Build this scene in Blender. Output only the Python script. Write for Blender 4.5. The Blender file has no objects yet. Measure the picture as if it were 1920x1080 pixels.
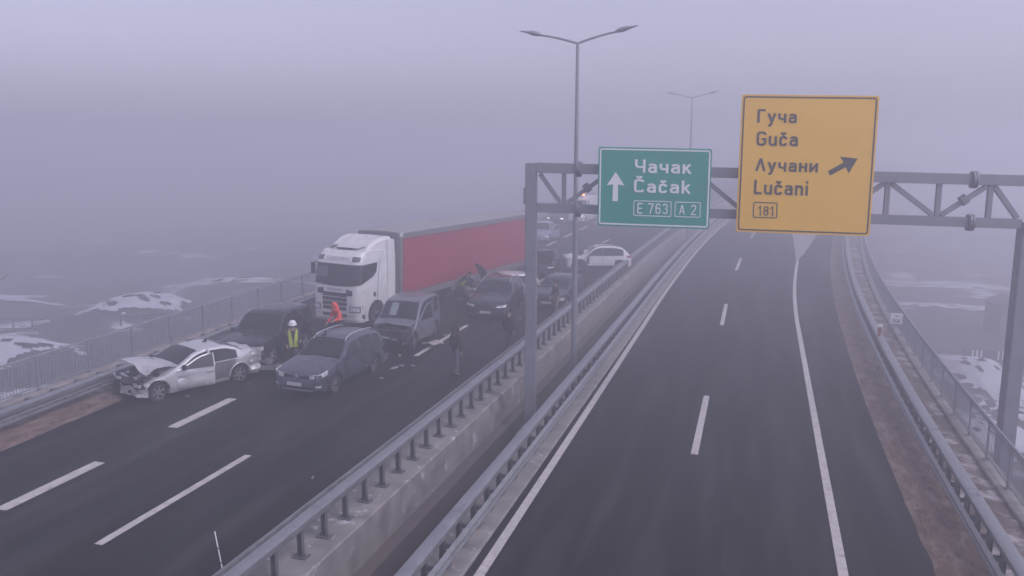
import bpy, bmesh, math, random
from mathutils import Vector, Matrix, noise
S = bpy.context.scene
COL = S.collection
R = math.radians
random.seed(7)

# ------------------------------------------------------------------ camera, sky, sun, exposure
cam = bpy.data.objects.new("camera", bpy.data.cameras.new("camera"))
COL.objects.link(cam)
cam.data.sensor_width = 36.0
cam.data.lens = 36.0 * 1500 / 1920
cam.data.clip_end = 3000
cam.location = (0, 0, 7.8)
cam.rotation_euler = (R(90 - 9.28), 0, R(16.84))
S.camera = cam

SUN_EL, SUN_ROT = R(46), R(106)
world = bpy.data.worlds.new("World")
S.world = world
world.use_nodes = True
wt = world.node_tree
wt.nodes.clear()
wo = wt.nodes.new("ShaderNodeOutputWorld")
wb = wt.nodes.new("ShaderNodeBackground")
sky = wt.nodes.new("ShaderNodeTexSky")
sky.sky_type = 'NISHITA'
sky.sun_disc = False
sky.sun_elevation = SUN_EL
sky.sun_rotation = SUN_ROT
sky.air_density = 1.0
sky.dust_density = 3.0
hs = wt.nodes.new("ShaderNodeHueSaturation")
hs.inputs["Saturation"].default_value = 0.22      # a closed grey cloud cover
mx = wt.nodes.new("ShaderNodeMix")
mx.data_type = 'RGBA'
mx.blend_type = 'MULTIPLY'
mx.inputs[0].default_value = 1.0
mx.inputs[7].default_value = (1.0, 0.955, 1.23, 1)
wt.links.new(sky.outputs[0], hs.inputs["Color"])
wt.links.new(hs.outputs[0], mx.inputs[6])
wt.links.new(mx.outputs[2], wb.inputs[0])
wb.inputs[1].default_value = 0.11
wt.links.new(wb.outputs[0], wo.inputs[0])

sun = bpy.data.objects.new("sun", bpy.data.lights.new("sun", 'SUN'))
COL.objects.link(sun)
sun.data.energy = 0.7
sun.data.angle = R(25)
sun.data.color = (1.0, 0.92, 0.86)
sun.rotation_euler = (R(90) - SUN_EL, 0, R(180) - SUN_ROT)

S.view_settings.view_transform = 'Standard'
S.view_settings.look = 'None'
S.view_settings.exposure = 0.45
S.view_settings.gamma = 1.0
S.render.engine = 'CYCLES'
S.cycles.volume_bounces = 4
S.cycles.max_bounces = 6
S.cycles.diffuse_bounces = 2
S.cycles.glossy_bounces = 2
S.cycles.transmission_bounces = 2
S.cycles.use_denoising = True
S.cycles.caustics_reflective = False
S.cycles.caustics_refractive = False

# ------------------------------------------------------------------ road frame: along +Y, X to the right
def rise(y):
    if y < 37.5: return 0.0
    if y < 58: return .032 * (y - 37.5) ** 2 / 41
    return .328 + .032 * (min(y, 260) - 58)
def zr(x, y):
    return rise(y) - .0235 * (max(-30, min(12, x)) + 5)
def CC(y):                                   # the gentle right-hand bend
    y = max(0, y - 40)
    return .001 * y * y if y < 110 else .001 * 110 * 110 + .22 * (y - 110)
def XL(y): return -.073 * (min(max(y, -20), 48) - 15) + CC(y)      # drift of the left border
def XR(y):
    d = max(0, min(y, 110) - 18)
    return CC(y) + (.00105 * d * d if d < 17 else .303 + .0357 * (d - 17))            # exit lane widening on the right
def YS(a, b, step=2.0):
    n = max(1, int(round((b - a) / step)))
    return [a + (b - a) * i / n for i in range(n + 1)]

# ------------------------------------------------------------------ helpers
def tag(o, label=None, cat=None, group=None, kind=None):
    if label: o["label"] = label
    if cat: o["category"] = cat
    if group: o["group"] = group
    if kind: o["kind"] = kind
    return o
def empty(name, loc=(0, 0, 0), rot=None):
    o = bpy.data.objects.new(name, None)
    o.empty_display_size = .3
    COL.objects.link(o)
    o.location = loc
    if rot is not None: o.rotation_euler = rot
    return o
def link_mesh(name, me, mats, parent=None, smooth=35):
    o = bpy.data.objects.new(name, me)
    COL.objects.link(o)
    for m in (mats if isinstance(mats, (list, tuple)) else [mats]): me.materials.append(m)
    if smooth:
        me.shade_smooth()
        me.set_sharp_from_angle(angle=R(smooth))
    if parent: o.parent = parent
    return o
class MB:
    def __init__(s): s.v, s.f, s.m = [], [], []
    def face(s, pts, mi=0):
        n = len(s.v); s.v += [tuple(p) for p in pts]; s.f.append(tuple(range(n, n + len(pts)))); s.m.append(mi)
    def raw(s, vs, fs, mi=0):
        n = len(s.v); s.v += [tuple(p) for p in vs]
        for f in fs: s.f.append(tuple(i + n for i in f)); s.m.append(mi)
        return s
    def box(s, c, d, rot=None, mi=0, taper=1.0):
        x, y, z = d[0] / 2, d[1] / 2, d[2] / 2
        P = [Vector(p) for p in ((-x, -y, -z), (x, -y, -z), (x, y, -z), (-x, y, -z), (-x * taper, -y * taper, z), (x * taper, -y * taper, z), (x * taper, y * taper, z), (-x * taper, y * taper, z))]
        if rot is not None: P = [rot @ p for p in P]
        P = [p + Vector(c) for p in P]
        return s.raw(P, [(0, 3, 2, 1), (4, 5, 6, 7), (0, 1, 5, 4), (1, 2, 6, 5), (2, 3, 7, 6), (3, 0, 4, 7)], mi)
    def beam(s, a, b, w, h, mi=0, up=(0, 0, 1)):
        a, b = Vector(a), Vector(b); d = (b - a); L = d.length; d.normalize()
        sd = d.cross(Vector(up))
        if sd.length < 1e-4: sd = d.cross(Vector((0, 1, 0)))
        sd.normalize(); u = sd.cross(d)
        M = Matrix((sd, d, u)).transposed()
        return s.box((a + b) / 2, (w, L, h), M, mi)
    def tube(s, path, r, n=8, mi=0, cap=True):
        path = [Vector(p) for p in path]; N = len(path)
        rs = r if isinstance(r, (list, tuple)) else [r] * N
        vs, fs = [], []
        ref = None
        for i, p in enumerate(path):
            t = (path[min(i + 1, N - 1)] - path[max(i - 1, 0)]).normalized()
            if ref is None: ref = Vector((0, 0, 1)) if abs(t.z) < .9 else Vector((1, 0, 0))
            a = t.cross(ref).normalized(); b = a.cross(t); ref = b
            for k in range(n):
                q = 2 * math.pi * k / n
                vs.append(p + a * (rs[i] * math.cos(q)) + b * (rs[i] * math.sin(q)))
        for i in range(N - 1):
            for k in range(n):
                fs.append((i * n + k, i * n + (k + 1) % n, (i + 1) * n + (k + 1) % n, (i + 1) * n + k))
        if cap: fs += [tuple(range(n))[::-1], tuple((N - 1) * n + k for k in range(n))]
        return s.raw(vs, fs, mi)
    def loft(s, secs, closed=True, cap=True, mi=0):
        n = len(secs[0]); vs = [p for q in secs for p in q]; fs = []
        for i in range(len(secs) - 1):
            for k in range(n if closed else n - 1):
                fs.append((i * n + k, i * n + (k + 1) % n, (i + 1) * n + (k + 1) % n, (i + 1) * n + k))
        if cap and closed: fs += [tuple(range(n))[::-1], tuple((len(secs) - 1) * n + k for k in range(n))]
        return s.raw(vs, fs, mi)
    def lathe(s, prof, n=24, axis='y', c=(0, 0, 0), mi=0, closed=False):   # prof: (radius, offset along the axis)
        secs = []
        for k in range(n):
            q = 2 * math.pi * k / n
            secs.append([(c[0] + r * math.cos(q), c[1] + t, c[2] + r * math.sin(q)) if axis == 'y' else (c[0] + r * math.cos(q), c[1] + r * math.sin(q), c[2] + t) for r, t in prof])
        m = len(prof); vs = [p for q in secs for p in q]; fs = []
        for k in range(n):
            for j in range(m if closed else m - 1):
                a, b = k * m + j, k * m + (j + 1) % m
                c2, d2 = ((k + 1) % n) * m + (j + 1) % m, ((k + 1) % n) * m + j
                fs.append((a, b, c2, d2))
        return s.raw(vs, fs, mi)
    def build(s, name, mats, parent=None, smooth=35, bevel=0, fix=True):
        me = bpy.data.meshes.new(name)
        me.from_pydata(s.v, [], s.f)
        me.polygons.foreach_set("material_index", s.m)
        if fix or bevel:
            bm = bmesh.new(); bm.from_mesh(me)
            bmesh.ops.remove_doubles(bm, verts=bm.verts, dist=1e-5)
            bmesh.ops.recalc_face_normals(bm, faces=bm.faces)
            if bevel:
                es = [e for e in bm.edges if len(e.link_faces) == 2 and e.calc_face_angle(0) > .6]
                bmesh.ops.bevel(bm, geom=es, offset=bevel, segments=2, affect='EDGES', clamp_overlap=True)
            bm.to_mesh(me); bm.free()
        return link_mesh(name, me, mats, parent, smooth)
def evaluated(o):
    dg = bpy.context.evaluated_depsgraph_get()
    me = bpy.data.meshes.new_from_object(o.evaluated_get(dg))
    bpy.data.objects.remove(o)
    return me
def pchip(tab):
    xs = [a for a, b in tab]; ys = [b for a, b in tab]; n = len(xs)
    d = [(ys[i + 1] - ys[i]) / (xs[i + 1] - xs[i]) for i in range(n - 1)]
    m = [d[0]] + [0 if d[i - 1] * d[i] <= 0 else 2 * d[i - 1] * d[i] / (d[i - 1] + d[i]) for i in range(1, n - 1)] + [d[-1]]
    def f(x):
        if x <= xs[0]: return ys[0]
        if x >= xs[-1]: return ys[-1]
        i = max(k for k in range(n - 1) if xs[k] <= x)
        h = xs[i + 1] - xs[i]; t = (x - xs[i]) / h
        return (2 * t**3 - 3 * t**2 + 1) * ys[i] + (t**3 - 2 * t**2 + t) * h * m[i] + (-2 * t**3 + 3 * t**2) * ys[i + 1] + (t**3 - t**2) * h * m[i + 1]
    return f

# ------------------------------------------------------------------ materials
def pm(name, col, rough=.6, metal=0.0, var=.18, scale=6.0, bump=0.0, stretch=(1, 1, 1), rvar=.1, col2=None, lo=.45, hi=.6, scale2=1.2, coat=0, spec=.5, det=6):
    m = bpy.data.materials.new(name); m.use_nodes = True
    t = m.node_tree; b = t.nodes["Principled BSDF"]
    tc = t.nodes.new("ShaderNodeTexCoord"); mp = t.nodes.new("ShaderNodeMapping"); mp.inputs["Scale"].default_value = stretch
    t.links.new(tc.outputs["Object"], mp.inputs[0])
    nz = t.nodes.new("ShaderNodeTexNoise"); nz.inputs["Scale"].default_value = scale; nz.inputs["Detail"].default_value = det
    t.links.new(mp.outputs[0], nz.inputs["Vector"])
    cr = t.nodes.new("ShaderNodeValToRGB")
    cr.color_ramp.elements[0].position = .3; cr.color_ramp.elements[1].position = .7
    cr.color_ramp.elements[0].color = [c * (1 - var) for c in col] + [1]
    cr.color_ramp.elements[1].color = [min(1, c * (1 + var)) for c in col] + [1]
    t.links.new(nz.outputs[0], cr.inputs[0])
    out = cr.outputs[0]
    if col2 is not None:
        n2 = t.nodes.new("ShaderNodeTexNoise"); n2.inputs["Scale"].default_value = scale2; n2.inputs["Detail"].default_value = 8
        n2.inputs["Roughness"].default_value = .65
        t.links.new(mp.outputs[0], n2.inputs["Vector"])
        r2 = t.nodes.new("ShaderNodeMapRange"); r2.inputs[1].default_value = lo; r2.inputs[2].default_value = hi
        t.links.new(n2.outputs[0], r2.inputs[0])
        mix = t.nodes.new("ShaderNodeMix"); mix.data_type = 'RGBA'
        t.links.new(r2.outputs[0], mix.inputs[0]); t.links.new(out, mix.inputs[6])
        mix.inputs[7].default_value = (*col2, 1)
        out = mix.outputs[2]
    t.links.new(out, b.inputs["Base Color"])
    rr = t.nodes.new("ShaderNodeMapRange"); rr.inputs[1].default_value = .3; rr.inputs[2].default_value = .7
    rr.inputs[3].default_value = max(.02, rough - rvar); rr.inputs[4].default_value = min(1, rough + rvar)
    t.links.new(nz.outputs[0], rr.inputs[0]); t.links.new(rr.outputs[0], b.inputs["Roughness"])
    b.inputs["Metallic"].default_value = metal
    b.inputs["Coat Weight"].default_value = coat
    b.inputs["Specular IOR Level"].default_value = spec
    if bump:
        bp = t.nodes.new("ShaderNodeBump"); bp.inputs["Strength"].default_value = bump; bp.inputs["Distance"].default_value = .03
        t.links.new(nz.outputs[0], bp.inputs["Height"]); t.links.new(bp.outputs[0], b.inputs["Normal"])
    return m
def emis(name, col, st):
    m = bpy.data.materials.new(name); m.use_nodes = True
    b = m.node_tree.nodes["Principled BSDF"]
    b.inputs["Base Color"].default_value = (*col, 1); b.inputs["Emission Color"].default_value = (*col, 1)
    b.inputs["Emission Strength"].default_value = st
    return m
ASPH = pm("asphalt", (.0135, .013, .013), .66, var=.3, scale=.55, stretch=(1.6, .14, 1), bump=.0, rvar=.2, col2=(.034, .033, .0325), lo=.47, hi=.63, scale2=.9, spec=.12)
PAINT = pm("road_paint", (.52, .49, .47), .6, var=.18, scale=5, col2=(.14, .135, .135), lo=.58, hi=.74, scale2=4.5)
CONC = pm("concrete", (.25, .232, .222), .8, var=.3, scale=2.2, bump=.3, col2=(.52, .51, .53), lo=.60, hi=.66, scale2=2.6)
CONC2 = pm("concrete_face", (.28, .258, .248), .85, var=.35, scale=1.6, stretch=(1, 1.8, .25), bump=.15)
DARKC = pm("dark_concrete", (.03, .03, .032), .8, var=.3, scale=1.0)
STEEL = pm("galvanised_steel", (.30, .31, .33), .5, .55, var=.14, scale=5, rvar=.12)
STEEL2 = pm("dull_steel", (.155, .155, .165), .6, .3, var=.2, scale=5)
RAILP = pm("railing_paint", (.25, .26, .29), .55, .2, var=.1)
SOIL = pm("verge_soil", (.135, .088, .068), .95, var=.4, scale=5, bump=.9, stretch=(1, .45, 1), col2=(.27, .205, .18), lo=.48, hi=.66, scale2=3.2)
WALK = pm("dirty_snow_walk", (.15, .115, .10), .9, var=.3, scale=4, bump=.6, col2=(.5, .47, .48), lo=.5, hi=.62, scale2=1.3)
TERR = pm("frozen_ground", (.055, .05, .045), .95, var=.45, scale=.25, bump=.4, col2=(.70, .71, .76), lo=.60, hi=.66, scale2=.09)
SNOW = pm("snow", (.60, .61, .66), .8, var=.08, scale=.6, bump=.5)
SGREEN = pm("sign_green", (.006, .29, .20), .45, var=.05, scale=1)
SYEL = pm("sign_yellow", (.86, .49, .025), .45, var=.04, scale=1)
SWHITE = pm("sign_white", (.8, .8, .8), .5, var=.03)
SBLACK = pm("sign_black", (.02, .018, .018), .6, var=.1)
GLASS = pm("tinted_glass", (.018, .022, .025), .10, 0, var=.2, scale=1.5, rvar=.04, spec=.4)
TYRE = pm("tyre_rubber", (.018, .018, .019), .85, var=.25, scale=12)
RIM = pm("alloy_rim", (.42, .42, .44), .35, .7, var=.12)
BLKP = pm("black_plastic", (.018, .018, .02), .6, var=.3, scale=8)
CHROME = pm("chrome", (.75, .75, .77), .15, 1, var=.04)
LAMPG = pm("lamp_lens", (.66, .67, .70), .25, .2, var=.3, scale=9)
REDL = pm("tail_lens", (.30, .015, .012), .2, var=.2)
WHITEP = pm("white_paint", (.72, .71, .70), .3, var=.06, scale=2, coat=.4)
PLATE = pm("plate_white", (.55, .55, .56), .4, var=.06)
DEBR = pm("torn_plastic", (.10, .10, .105), .6, var=.5, scale=14, bump=.5)
CARD = pm("pale_board", (.42, .38, .36), .8, var=.15)
WOOD = pm("bark", (.05, .042, .036), .95, var=.3, scale=6)
def paint(name, col, metal=.35, rough=.32, dirt=.0):
    return pm(name, col, rough, metal, var=.12, scale=2.2, rvar=.08, coat=.35, col2=tuple(c * .5 + .05 for c in col) if dirt else None, lo=.52, hi=.75, scale2=2.5)

# ------------------------------------------------------------------ setting: ground far below, decks, roads
def tz(x, y):
    z = -9.0 + 1.1 * noise.noise((x * .03, y * .03, 0)) + .35 * noise.noise((x * .11, y * .11, 3))
    for cx, cy, h, sx, sy in ((-60, 66, 2.5, 6, 9), (-55, 47, 2.6, 8, 5), (-78, 66, 1.6, 7, 5), (17, 66, 1.5, 3.2, 6), (-62, 86, 1.5, 12, 4)):
        z += h * math.exp(-((x - cx) / sx) ** 2 - ((y - cy) / sy) ** 2)
    return z
def make_terrain():
    n = 150; ext = 640.0
    def w(t): return math.copysign(abs(t) ** 2.2, t) * ext
    vs, fs = [], []
    for j in range(n + 1):
        for i in range(n + 1):
            x, y = w(i / n * 2 - 1), w(j / n * 2 - 1) + 45
            y = max(-590, min(640, y))
            z = tz(x, y)
            vs.append((x, y, z))
    for j in range(n):
        for i in range(n):
            a = j * (n + 1) + i
            fs.append((a, a + 1, a + n + 2, a + n + 1))
    b = MB(); b.raw(vs, fs)
    tag(b.build("terrain", TERR, smooth=60, fix=False), kind="structure")
make_terrain()
def snow_patch(cx, cy, rx, ry, rot, seed, h=.25):
    """drifted snow with a ragged rim and bare spots, lying on the ground"""
    n = 46; vs, fs, idx = [], [], {}
    c_, s_ = math.cos(rot), math.sin(rot)
    for j in range(n + 1):
        for i in range(n + 1):
            u, v = i / n * 2.6 - 1.3, j / n * 2.6 - 1.3
            d = math.hypot(u, v) + .42 * noise.noise((u * 2.2, v * 2.2, seed)) + .22 * noise.noise((u * 6, v * 6, seed + 3))
            if d > 1: continue
            if noise.noise((u * 7, v * 6, seed + 8)) > .36: continue
            x, y = cx + c_ * u * rx - s_ * v * ry, cy + s_ * u * rx + c_ * v * ry
            idx[i, j] = len(vs); vs.append((x, y, tz(x, y) + .03 + h * max(0, 1 - d * d) + .06 * noise.noise((x * .8, y * .8, seed))))
    for j in range(n):
        for i in range(n):
            q = [idx.get(k) for k in ((i, j), (i + 1, j), (i + 1, j + 1), (i, j + 1))]
            if None not in q: fs.append(q)
    b = MB(); b.raw(vs, fs); tag(b.build("snow_patch", SNOW, smooth=60, fix=False), kind="structure")
for k_, a_ in enumerate([(-57, 47, 6.5, 4.5, .5), (-60.5, 66, 5.5, 5.5, .3, ), (-70, 60, 6, 2, .7), (-80, 68, 7, 2.2, .6), (-66, 54, 4, 1.5, .6), (-47, 42, 4.5, 2.2, .6), (-61, 88, 13, 3, .2), (-90, 72, 8, 2, .6), (16.8, 66, 2.8, 7.5, .1), (14.6, 52, 2.2, 5, .1), (22, 99, 7, 2.2, 0), (27, 115, 12, 3, 0), (33, 108, 8, 2, .1), (18, 58, 2.5, 2.5, 0)]):
    snow_patch(*a_[:5], 10 + k_ * 3)
def section_run(name, fn, ys, mat, closed=True, kind="structure", parent=None, smooth=30):
    b = MB(); b.loft([[(x, y, z) for x, z in fn(y)] for y in ys], closed, closed)
    o = b.build(name, mat, parent, smooth)
    if kind: tag(o, kind=kind)
    return o
def sheet(name, xa, xb, ys, mat, dz=0.0, n=4, kind="structure"):
    return section_run(name, lambda y: [(xa(y) + (xb(y) - xa(y)) * k / n, zr(xa(y) + (xb(y) - xa(y)) * k / n, y) + dz) for k in range(n + 1)], ys, mat, False, kind)
LY = YS(-12, 260, 2.0)
sheet("left_road", lambda y: -18.38 + XL(y), lambda y: -8.62 + CC(y), LY, ASPH)
sheet("right_road", lambda y: -4.94 + CC(y), lambda y: 3.75 + XR(y), LY, ASPH)
def slab(name, xa, xb, top, bottom, mat):
    section_run(name, lambda y: [(xa(y), zr(xa(y), y) + bottom), (xb(y), zr(xb(y), y) + bottom), (xb(y), zr(xb(y), y) + top), (xa(y), zr(xa(y), y) + top)], LY, mat)
slab("left_bridge_deck", lambda y: -21.0 + XL(y), lambda y: -7.6 + CC(y), -.05, -.75, CONC2)
slab("right_bridge_deck", lambda y: -5.72 + CC(y), lambda y: 6.5 + XR(y), -.05, -.75, CONC2)
slab("left_bridge_girder", lambda y: -19.5 + XL(y), lambda y: -7.25 + CC(y), -.78, -2.3, pm("stained_concrete", (.12, .10, .095), .9))
slab("right_bridge_girder", lambda y: -5.6 + CC(y), lambda y: 5.2 + XR(y), -.78, -2.3, CONC2)
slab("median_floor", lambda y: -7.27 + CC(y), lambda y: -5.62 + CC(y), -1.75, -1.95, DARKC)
section_run("verge_left", lambda y: [(-19.3 + XL(y), zr(-19.3, y) + .10), (-18.95 + XL(y), zr(-19, y) + .11), (-18.62 + XL(y) + .04 * noise.noise((y * .8, 1, 0)), zr(-18.6, y) + .05), (-18.30 + XL(y) + .07 * noise.noise((y * .9, 0, 0)), zr(-18.4, y) + .006)], YS(-12, 120, .5), SOIL, False)
section_run("verge_right", lambda y: [(3.70 + XR(y) + .05 * noise.noise((y * 1.1, 5, 0)) + .03 * noise.noise((y * 4.1, 2, 0)), zr(3.7 + XR(y), y) + .006), (3.88 + XR(y) + .05 * noise.noise((y * 1.7, 9, 0)), zr(3.9 + XR(y), y) + .06), (4.3 + XR(y), zr(4.3 + XR(y), y) + .10), (4.75 + XR(y), zr(4.75 + XR(y), y) + .11), (4.95 + XR(y), zr(4.95 + XR(y), y) + .12)], YS(-12, 130, .2), SOIL, False)
def verge_grass(name, xa, xb, ya, yb, n, col, seed):
    rnd = random.Random(seed); b = MB()
    for k in range(n):
        y = ya + (yb - ya) * rnd.random() ** 1.3; t = rnd.random(); x = xa(y) + (xb(y) - xa(y)) * t
        if noise.noise((x * 2.2, y * 1.3, seed)) < -.12: continue
        z = zr(x, y) + .03 + .07 * t; a = rnd.uniform(0, 6.28); L = rnd.uniform(.05, .15); w = rnd.uniform(.008, .02)
        ln = rnd.uniform(.3, 1.3); dx, dy = math.cos(a) * L * ln, math.sin(a) * L * ln
        b.face([(x - w * math.sin(a), y + w * math.cos(a), z), (x + w * math.sin(a), y - w * math.cos(a), z), (x + dx, y + dy, z + L * rnd.uniform(.3, .8))])
    o = b.build(name, pm("dry_grass", col, .95, var=.5, scale=3), None, 0, fix=False); tag(o, kind="stuff")
verge_grass("verge_grass", lambda y: 3.8 + XR(y), lambda y: 4.7 + XR(y), 12, 60, 9000, (.17, .115, .085), 1)
verge_grass("verge_grass", lambda y: -18.5 + XL(y), lambda y: -19.2 + XL(y), 12, 45, 5000, (.17, .12, .09), 2)
section_run("walkway_right", lambda y: [(4.9 + XR(y), zr(4.9 + XR(y), y) + .124), (5.4 + XR(y), zr(5.4 + XR(y), y) + .135), (5.86 + XR(y), zr(5.9 + XR(y), y) + .14)], LY, WALK, False)
section_run("walkway_left", lambda y: [(-20.4 + XL(y), zr(-20.4, y) + .14), (-19.85 + XL(y), zr(-19.8, y) + .13), (-19.25 + XL(y), zr(-19.25, y) + .114)], LY, WALK, False)
def lane_line(name, segs, xf, w, dz=.005):
    b = MB()
    for a, c in segs:
        ys = YS(a, c, 2.0)
        b.loft([[(xf(y) - w / 2, y, zr(xf(y), y) + dz), (xf(y) + w / 2, y, zr(xf(y), y) + dz)] for y in ys], False)
    tag(b.build(name, PAINT, smooth=0, fix=False), kind="structure")
lane_line("centre_lane_marking_right", [(3.5 + 17.55 * k, 9.1 + 17.55 * k) for k in range(10)], lambda y: -1.25 + CC(y) * .9, .19)
lane_line("edge_marking_right_road", [(-10, 200)], lambda y: -4.66 - .004 * (min(y, 44) - 12) + CC(y), .2)
lane_line("edge_marking_exit", [(-10, 62)], lambda y: 1.96 + .011 * (y - 15) + CC(y) + .0005 * max(0, y - 40) ** 2, .19)
lane_line("centre_lane_marking_left", [(-6, -.5), (11.9, 16.95), (27.9, 33.9), (45.5, 51), (63, 68.5)], lambda y: -12.26 - .008 * (y - 15) + CC(y), .2)
lane_line("wide_lane_marking_left", [(12.45 + 5.55 * k, 15.3 + 5.55 * k) for k in range(-2, 20)], lambda y: -15.5 - .022 * (y - 18) + CC(y), .33)
gore = MB()
gx = lambda y: 1.96 + .011 * (y - 15) + CC(y) + .0005 * max(0, y - 40) ** 2
gore.loft([[(gx(62) - .1 + (y - 62) * .02, y, zr(3, y) + .006), (gx(62) + .1 + (y - 62) * .14, y, zr(4, y) + .006)] for y in YS(62, 92, 2)], False)
tag(gore.build("gore_marking", pm("worn_paint", (.30, .29, .285), .7, var=.25, scale=4), smooth=0, fix=False), kind="structure")

# parapets (kerb beams the barriers stand on)
def kerb(name, sec, ys, mat, label):
    o = section_run(name, lambda y: [(x, zr(x, y) + z) for x, z in sec(y)], ys, mat, True, None)
    return tag(o, label, "parapet")
kerb("concrete_parapet", lambda y: [(-8.62 + CC(y), -.2), (-8.62 + CC(y), .13), (-8.6 + CC(y), .15), (-7.62 + CC(y), .15), (-7.59 + CC(y), .12), (-7.59 + CC(y), -.86), (-8.3 + CC(y), -.86)], LY, CONC, "long pale concrete parapet with a tall vertical face, under the barrier of the crash carriageway")
kerb("concrete_kerb", lambda y: [(-5.76 + CC(y), -.86), (-5.76 + CC(y), .06), (-5.73 + CC(y), .09), (-4.96 + CC(y), .07), (-4.94 + CC(y), .05), (-4.94 + CC(y), -.2)], LY, CONC, "flat concrete kerb beam with barrier feet beside the empty carriageway's left edge line")
kerb("bridge_edge_kerb", lambda y: [(-20.8 + XL(y), -.8), (-20.8 + XL(y), .30), (-20.77 + XL(y), .33), (-20.42 + XL(y), .33), (-20.4 + XL(y), .30), (-20.4 + XL(y), -.3)], LY, CONC2, "low grey concrete edge kerb under the far left railing")
kerb("bridge_edge_kerb", lambda y: [(5.86 + XR(y), -.3), (5.86 + XR(y), .21), (5.89 + XR(y), .24), (6.28 + XR(y), .24), (6.3 + XR(y), .21), (6.3 + XR(y), -.8)], LY, CONC2, "low grey concrete edge kerb under the right-hand railing")

# ------------------------------------------------------------------ barriers
def barrier(label, xf, ys, zt, side, spacing, y0, nposts, base, tubez=.52, tubex=.27, plates=True, topx=0.0):
    """steel bridge barrier: flat capped top beam, front rail on the traffic side, posts with foot plates"""
    root = empty("guardrail", (0, 0, 0)); tag(root, label, "guardrail")
    b = MB()
    sec = lambda y: [(-.135, -.05), (-.135, .03), (-.10, .05), (.10, .05), (.135, .03), (.135, -.05), (.11, -.11), (.08, -.05), (-.08, -.05), (-.11, -.11)]
    b.loft([[(xf(y) + topx + x, y, zr(xf(y), y) + zt + z) for x, z in sec(y)] for y in ys])
    for y in YS(y0, y0 + nposts * spacing, 4.4)[:-1]:      # splice plates with bolt heads
        X = xf(y) + topx; Z = zr(X, y) + zt + .052
        b.box((X, y, Z), (.2, .42, .012))
        for k in (-.13, .13):
            for q in (-.05, .05): b.box((X + q, y + k, Z + .012), (.025, .025, .014))
    b.build("top_beam", STEEL, root, 30)
    b = MB()
    fx = side * tubex
    sec = [(-.04, -.13), (.045, -.09), (.05, -.05), (-.01, -.02), (-.01, .02), (.05, .05), (.045, .09), (-.04, .13), (-.055, .09), (-.055, -.09)]
    b.loft([[(xf(y) + fx + side * x, y, zr(xf(y), y) + tubez + z) for x, z in sec] for y in ys])
    b.build("front_rail", STEEL, root, 30)
    pb = MB()                                               # one post, then copies
    pb.box((0, 0, zt / 2 + base / 2), (.10, .008, zt - base - .06)); pb.box((-.05, 0, zt / 2 + base / 2), (.008, .09, zt - base - .06)); pb.box((.05, 0, zt / 2 + base / 2), (.008, .09, zt - base - .06))
    if topx: pb.box((-.02, 0, zt - .05), (.16, .15, .16)); pb.box((topx / 2, 0, zt - .10), (topx, .05, .07))
    if plates:
        pb.box((0, 0, base + .012), (.30, .22, .02))
        for sx in (-.1, .1): pb.raw([(sx, -.012, base + .02), (sx * .5, -.012, base + .02), (sx * .5, -.012, base + .16), (sx, .012, base + .02), (sx * .5, .012, base + .02), (sx * .5, .012, base + .16)], [(0, 1, 2), (3, 5, 4), (0, 3, 4, 1), (1, 4, 5, 2), (2, 5, 3, 0)])
    pb.box((fx * .5, 0, tubez), (abs(fx), .06, .10))
    post = pb.build("post", STEEL2, root, 0)
    for k in range(nposts):
        y = y0 + k * spacing; X = xf(y)
        o = post if k == 0 else post.copy()
        if k: COL.objects.link(o); o.parent = root
        o.location = (X, y, zr(X, y))
    return root
BY = YS(-6, 150, 2.0)
barrier("steel guardrail with tall exposed posts and foot plates between crash carriageway and the median gap", lambda y: -8.03 + CC(y), BY, .86, -1, .88, 9.03, 98, .15, .70, .37)
barrier("steel guardrail along the left edge of the empty carriageway, its front rail facing that road", lambda y: -5.40 + CC(y), BY, .80, 1, .88, 9.75, 96, .075, .50, .30)
barrier("steel guardrail behind the silver saloon along the far left verge", lambda y: -19.42 + XL(y), BY, .66, 1, .94, 10.52, 96, .11, .40, .36, False, .30)
barrier("steel guardrail along the brown grass verge at the right edge of the empty carriageway", lambda y: 4.85 + XR(y), BY, .78, -1, .92, 9.9, 96, .12, .46, .28, False)

def railing(label, xf, base, top, y0, n, sp):
    root = empty("bridge_railing", (0, 0, 0)); tag(root, label, "railing")
    ys = YS(y0, y0 + n * sp, sp)
    b = MB(); b.loft([[(xf(y) + x, y, zr(xf(y), y) + top + z) for x, z in ((-.035, -.03), (-.035, .02), (-.02, .035), (.02, .035), (.035, .02), (.035, -.03))] for y in ys])
    b.build("handrail", RAILP, root, 30)
    pb = MB(); pb.box((0, 0, (base + top) / 2), (.05, .07, top - base - .04)); pb.box((0, 0, base + .012), (.16, .16, .02))
    post = pb.build("post", RAILP, root, 0)
    for k in range(n + 1):
        y = y0 + k * sp; X = xf(y)
        o = post if k == 0 else post.copy()
        if k: COL.objects.link(o); o.parent = root
        o.location = (X, y, zr(X, y))
    for k in range(n):
        ya, yb = y0 + k * sp, y0 + (k + 1) * sp
        b = MB()
        for zz in (base + .12, top - .10):
            b.beam((xf(ya), ya + .03, zr(xf(ya), ya) + zz), (xf(yb), yb - .03, zr(xf(yb), yb) + zz), .03, .035)
        nb = int(round(sp / .118))
        for q in range(1, nb):
            y = ya + (yb - ya) * q / nb; X = xf(ya) + (xf(yb) - xf(ya)) * q / nb
            b.box((X, y, zr(X, y) + (base + top) / 2 + .01), (.012, .017, top - base - .24))
        b.build("bar_panel", RAILP, root, 0, fix=False)
railing("long grey steel railing of thin upright bars on the far left bridge edge", lambda y: -20.6 + XL(y), .33, 1.42, 5.7, 44, 2.15)
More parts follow.
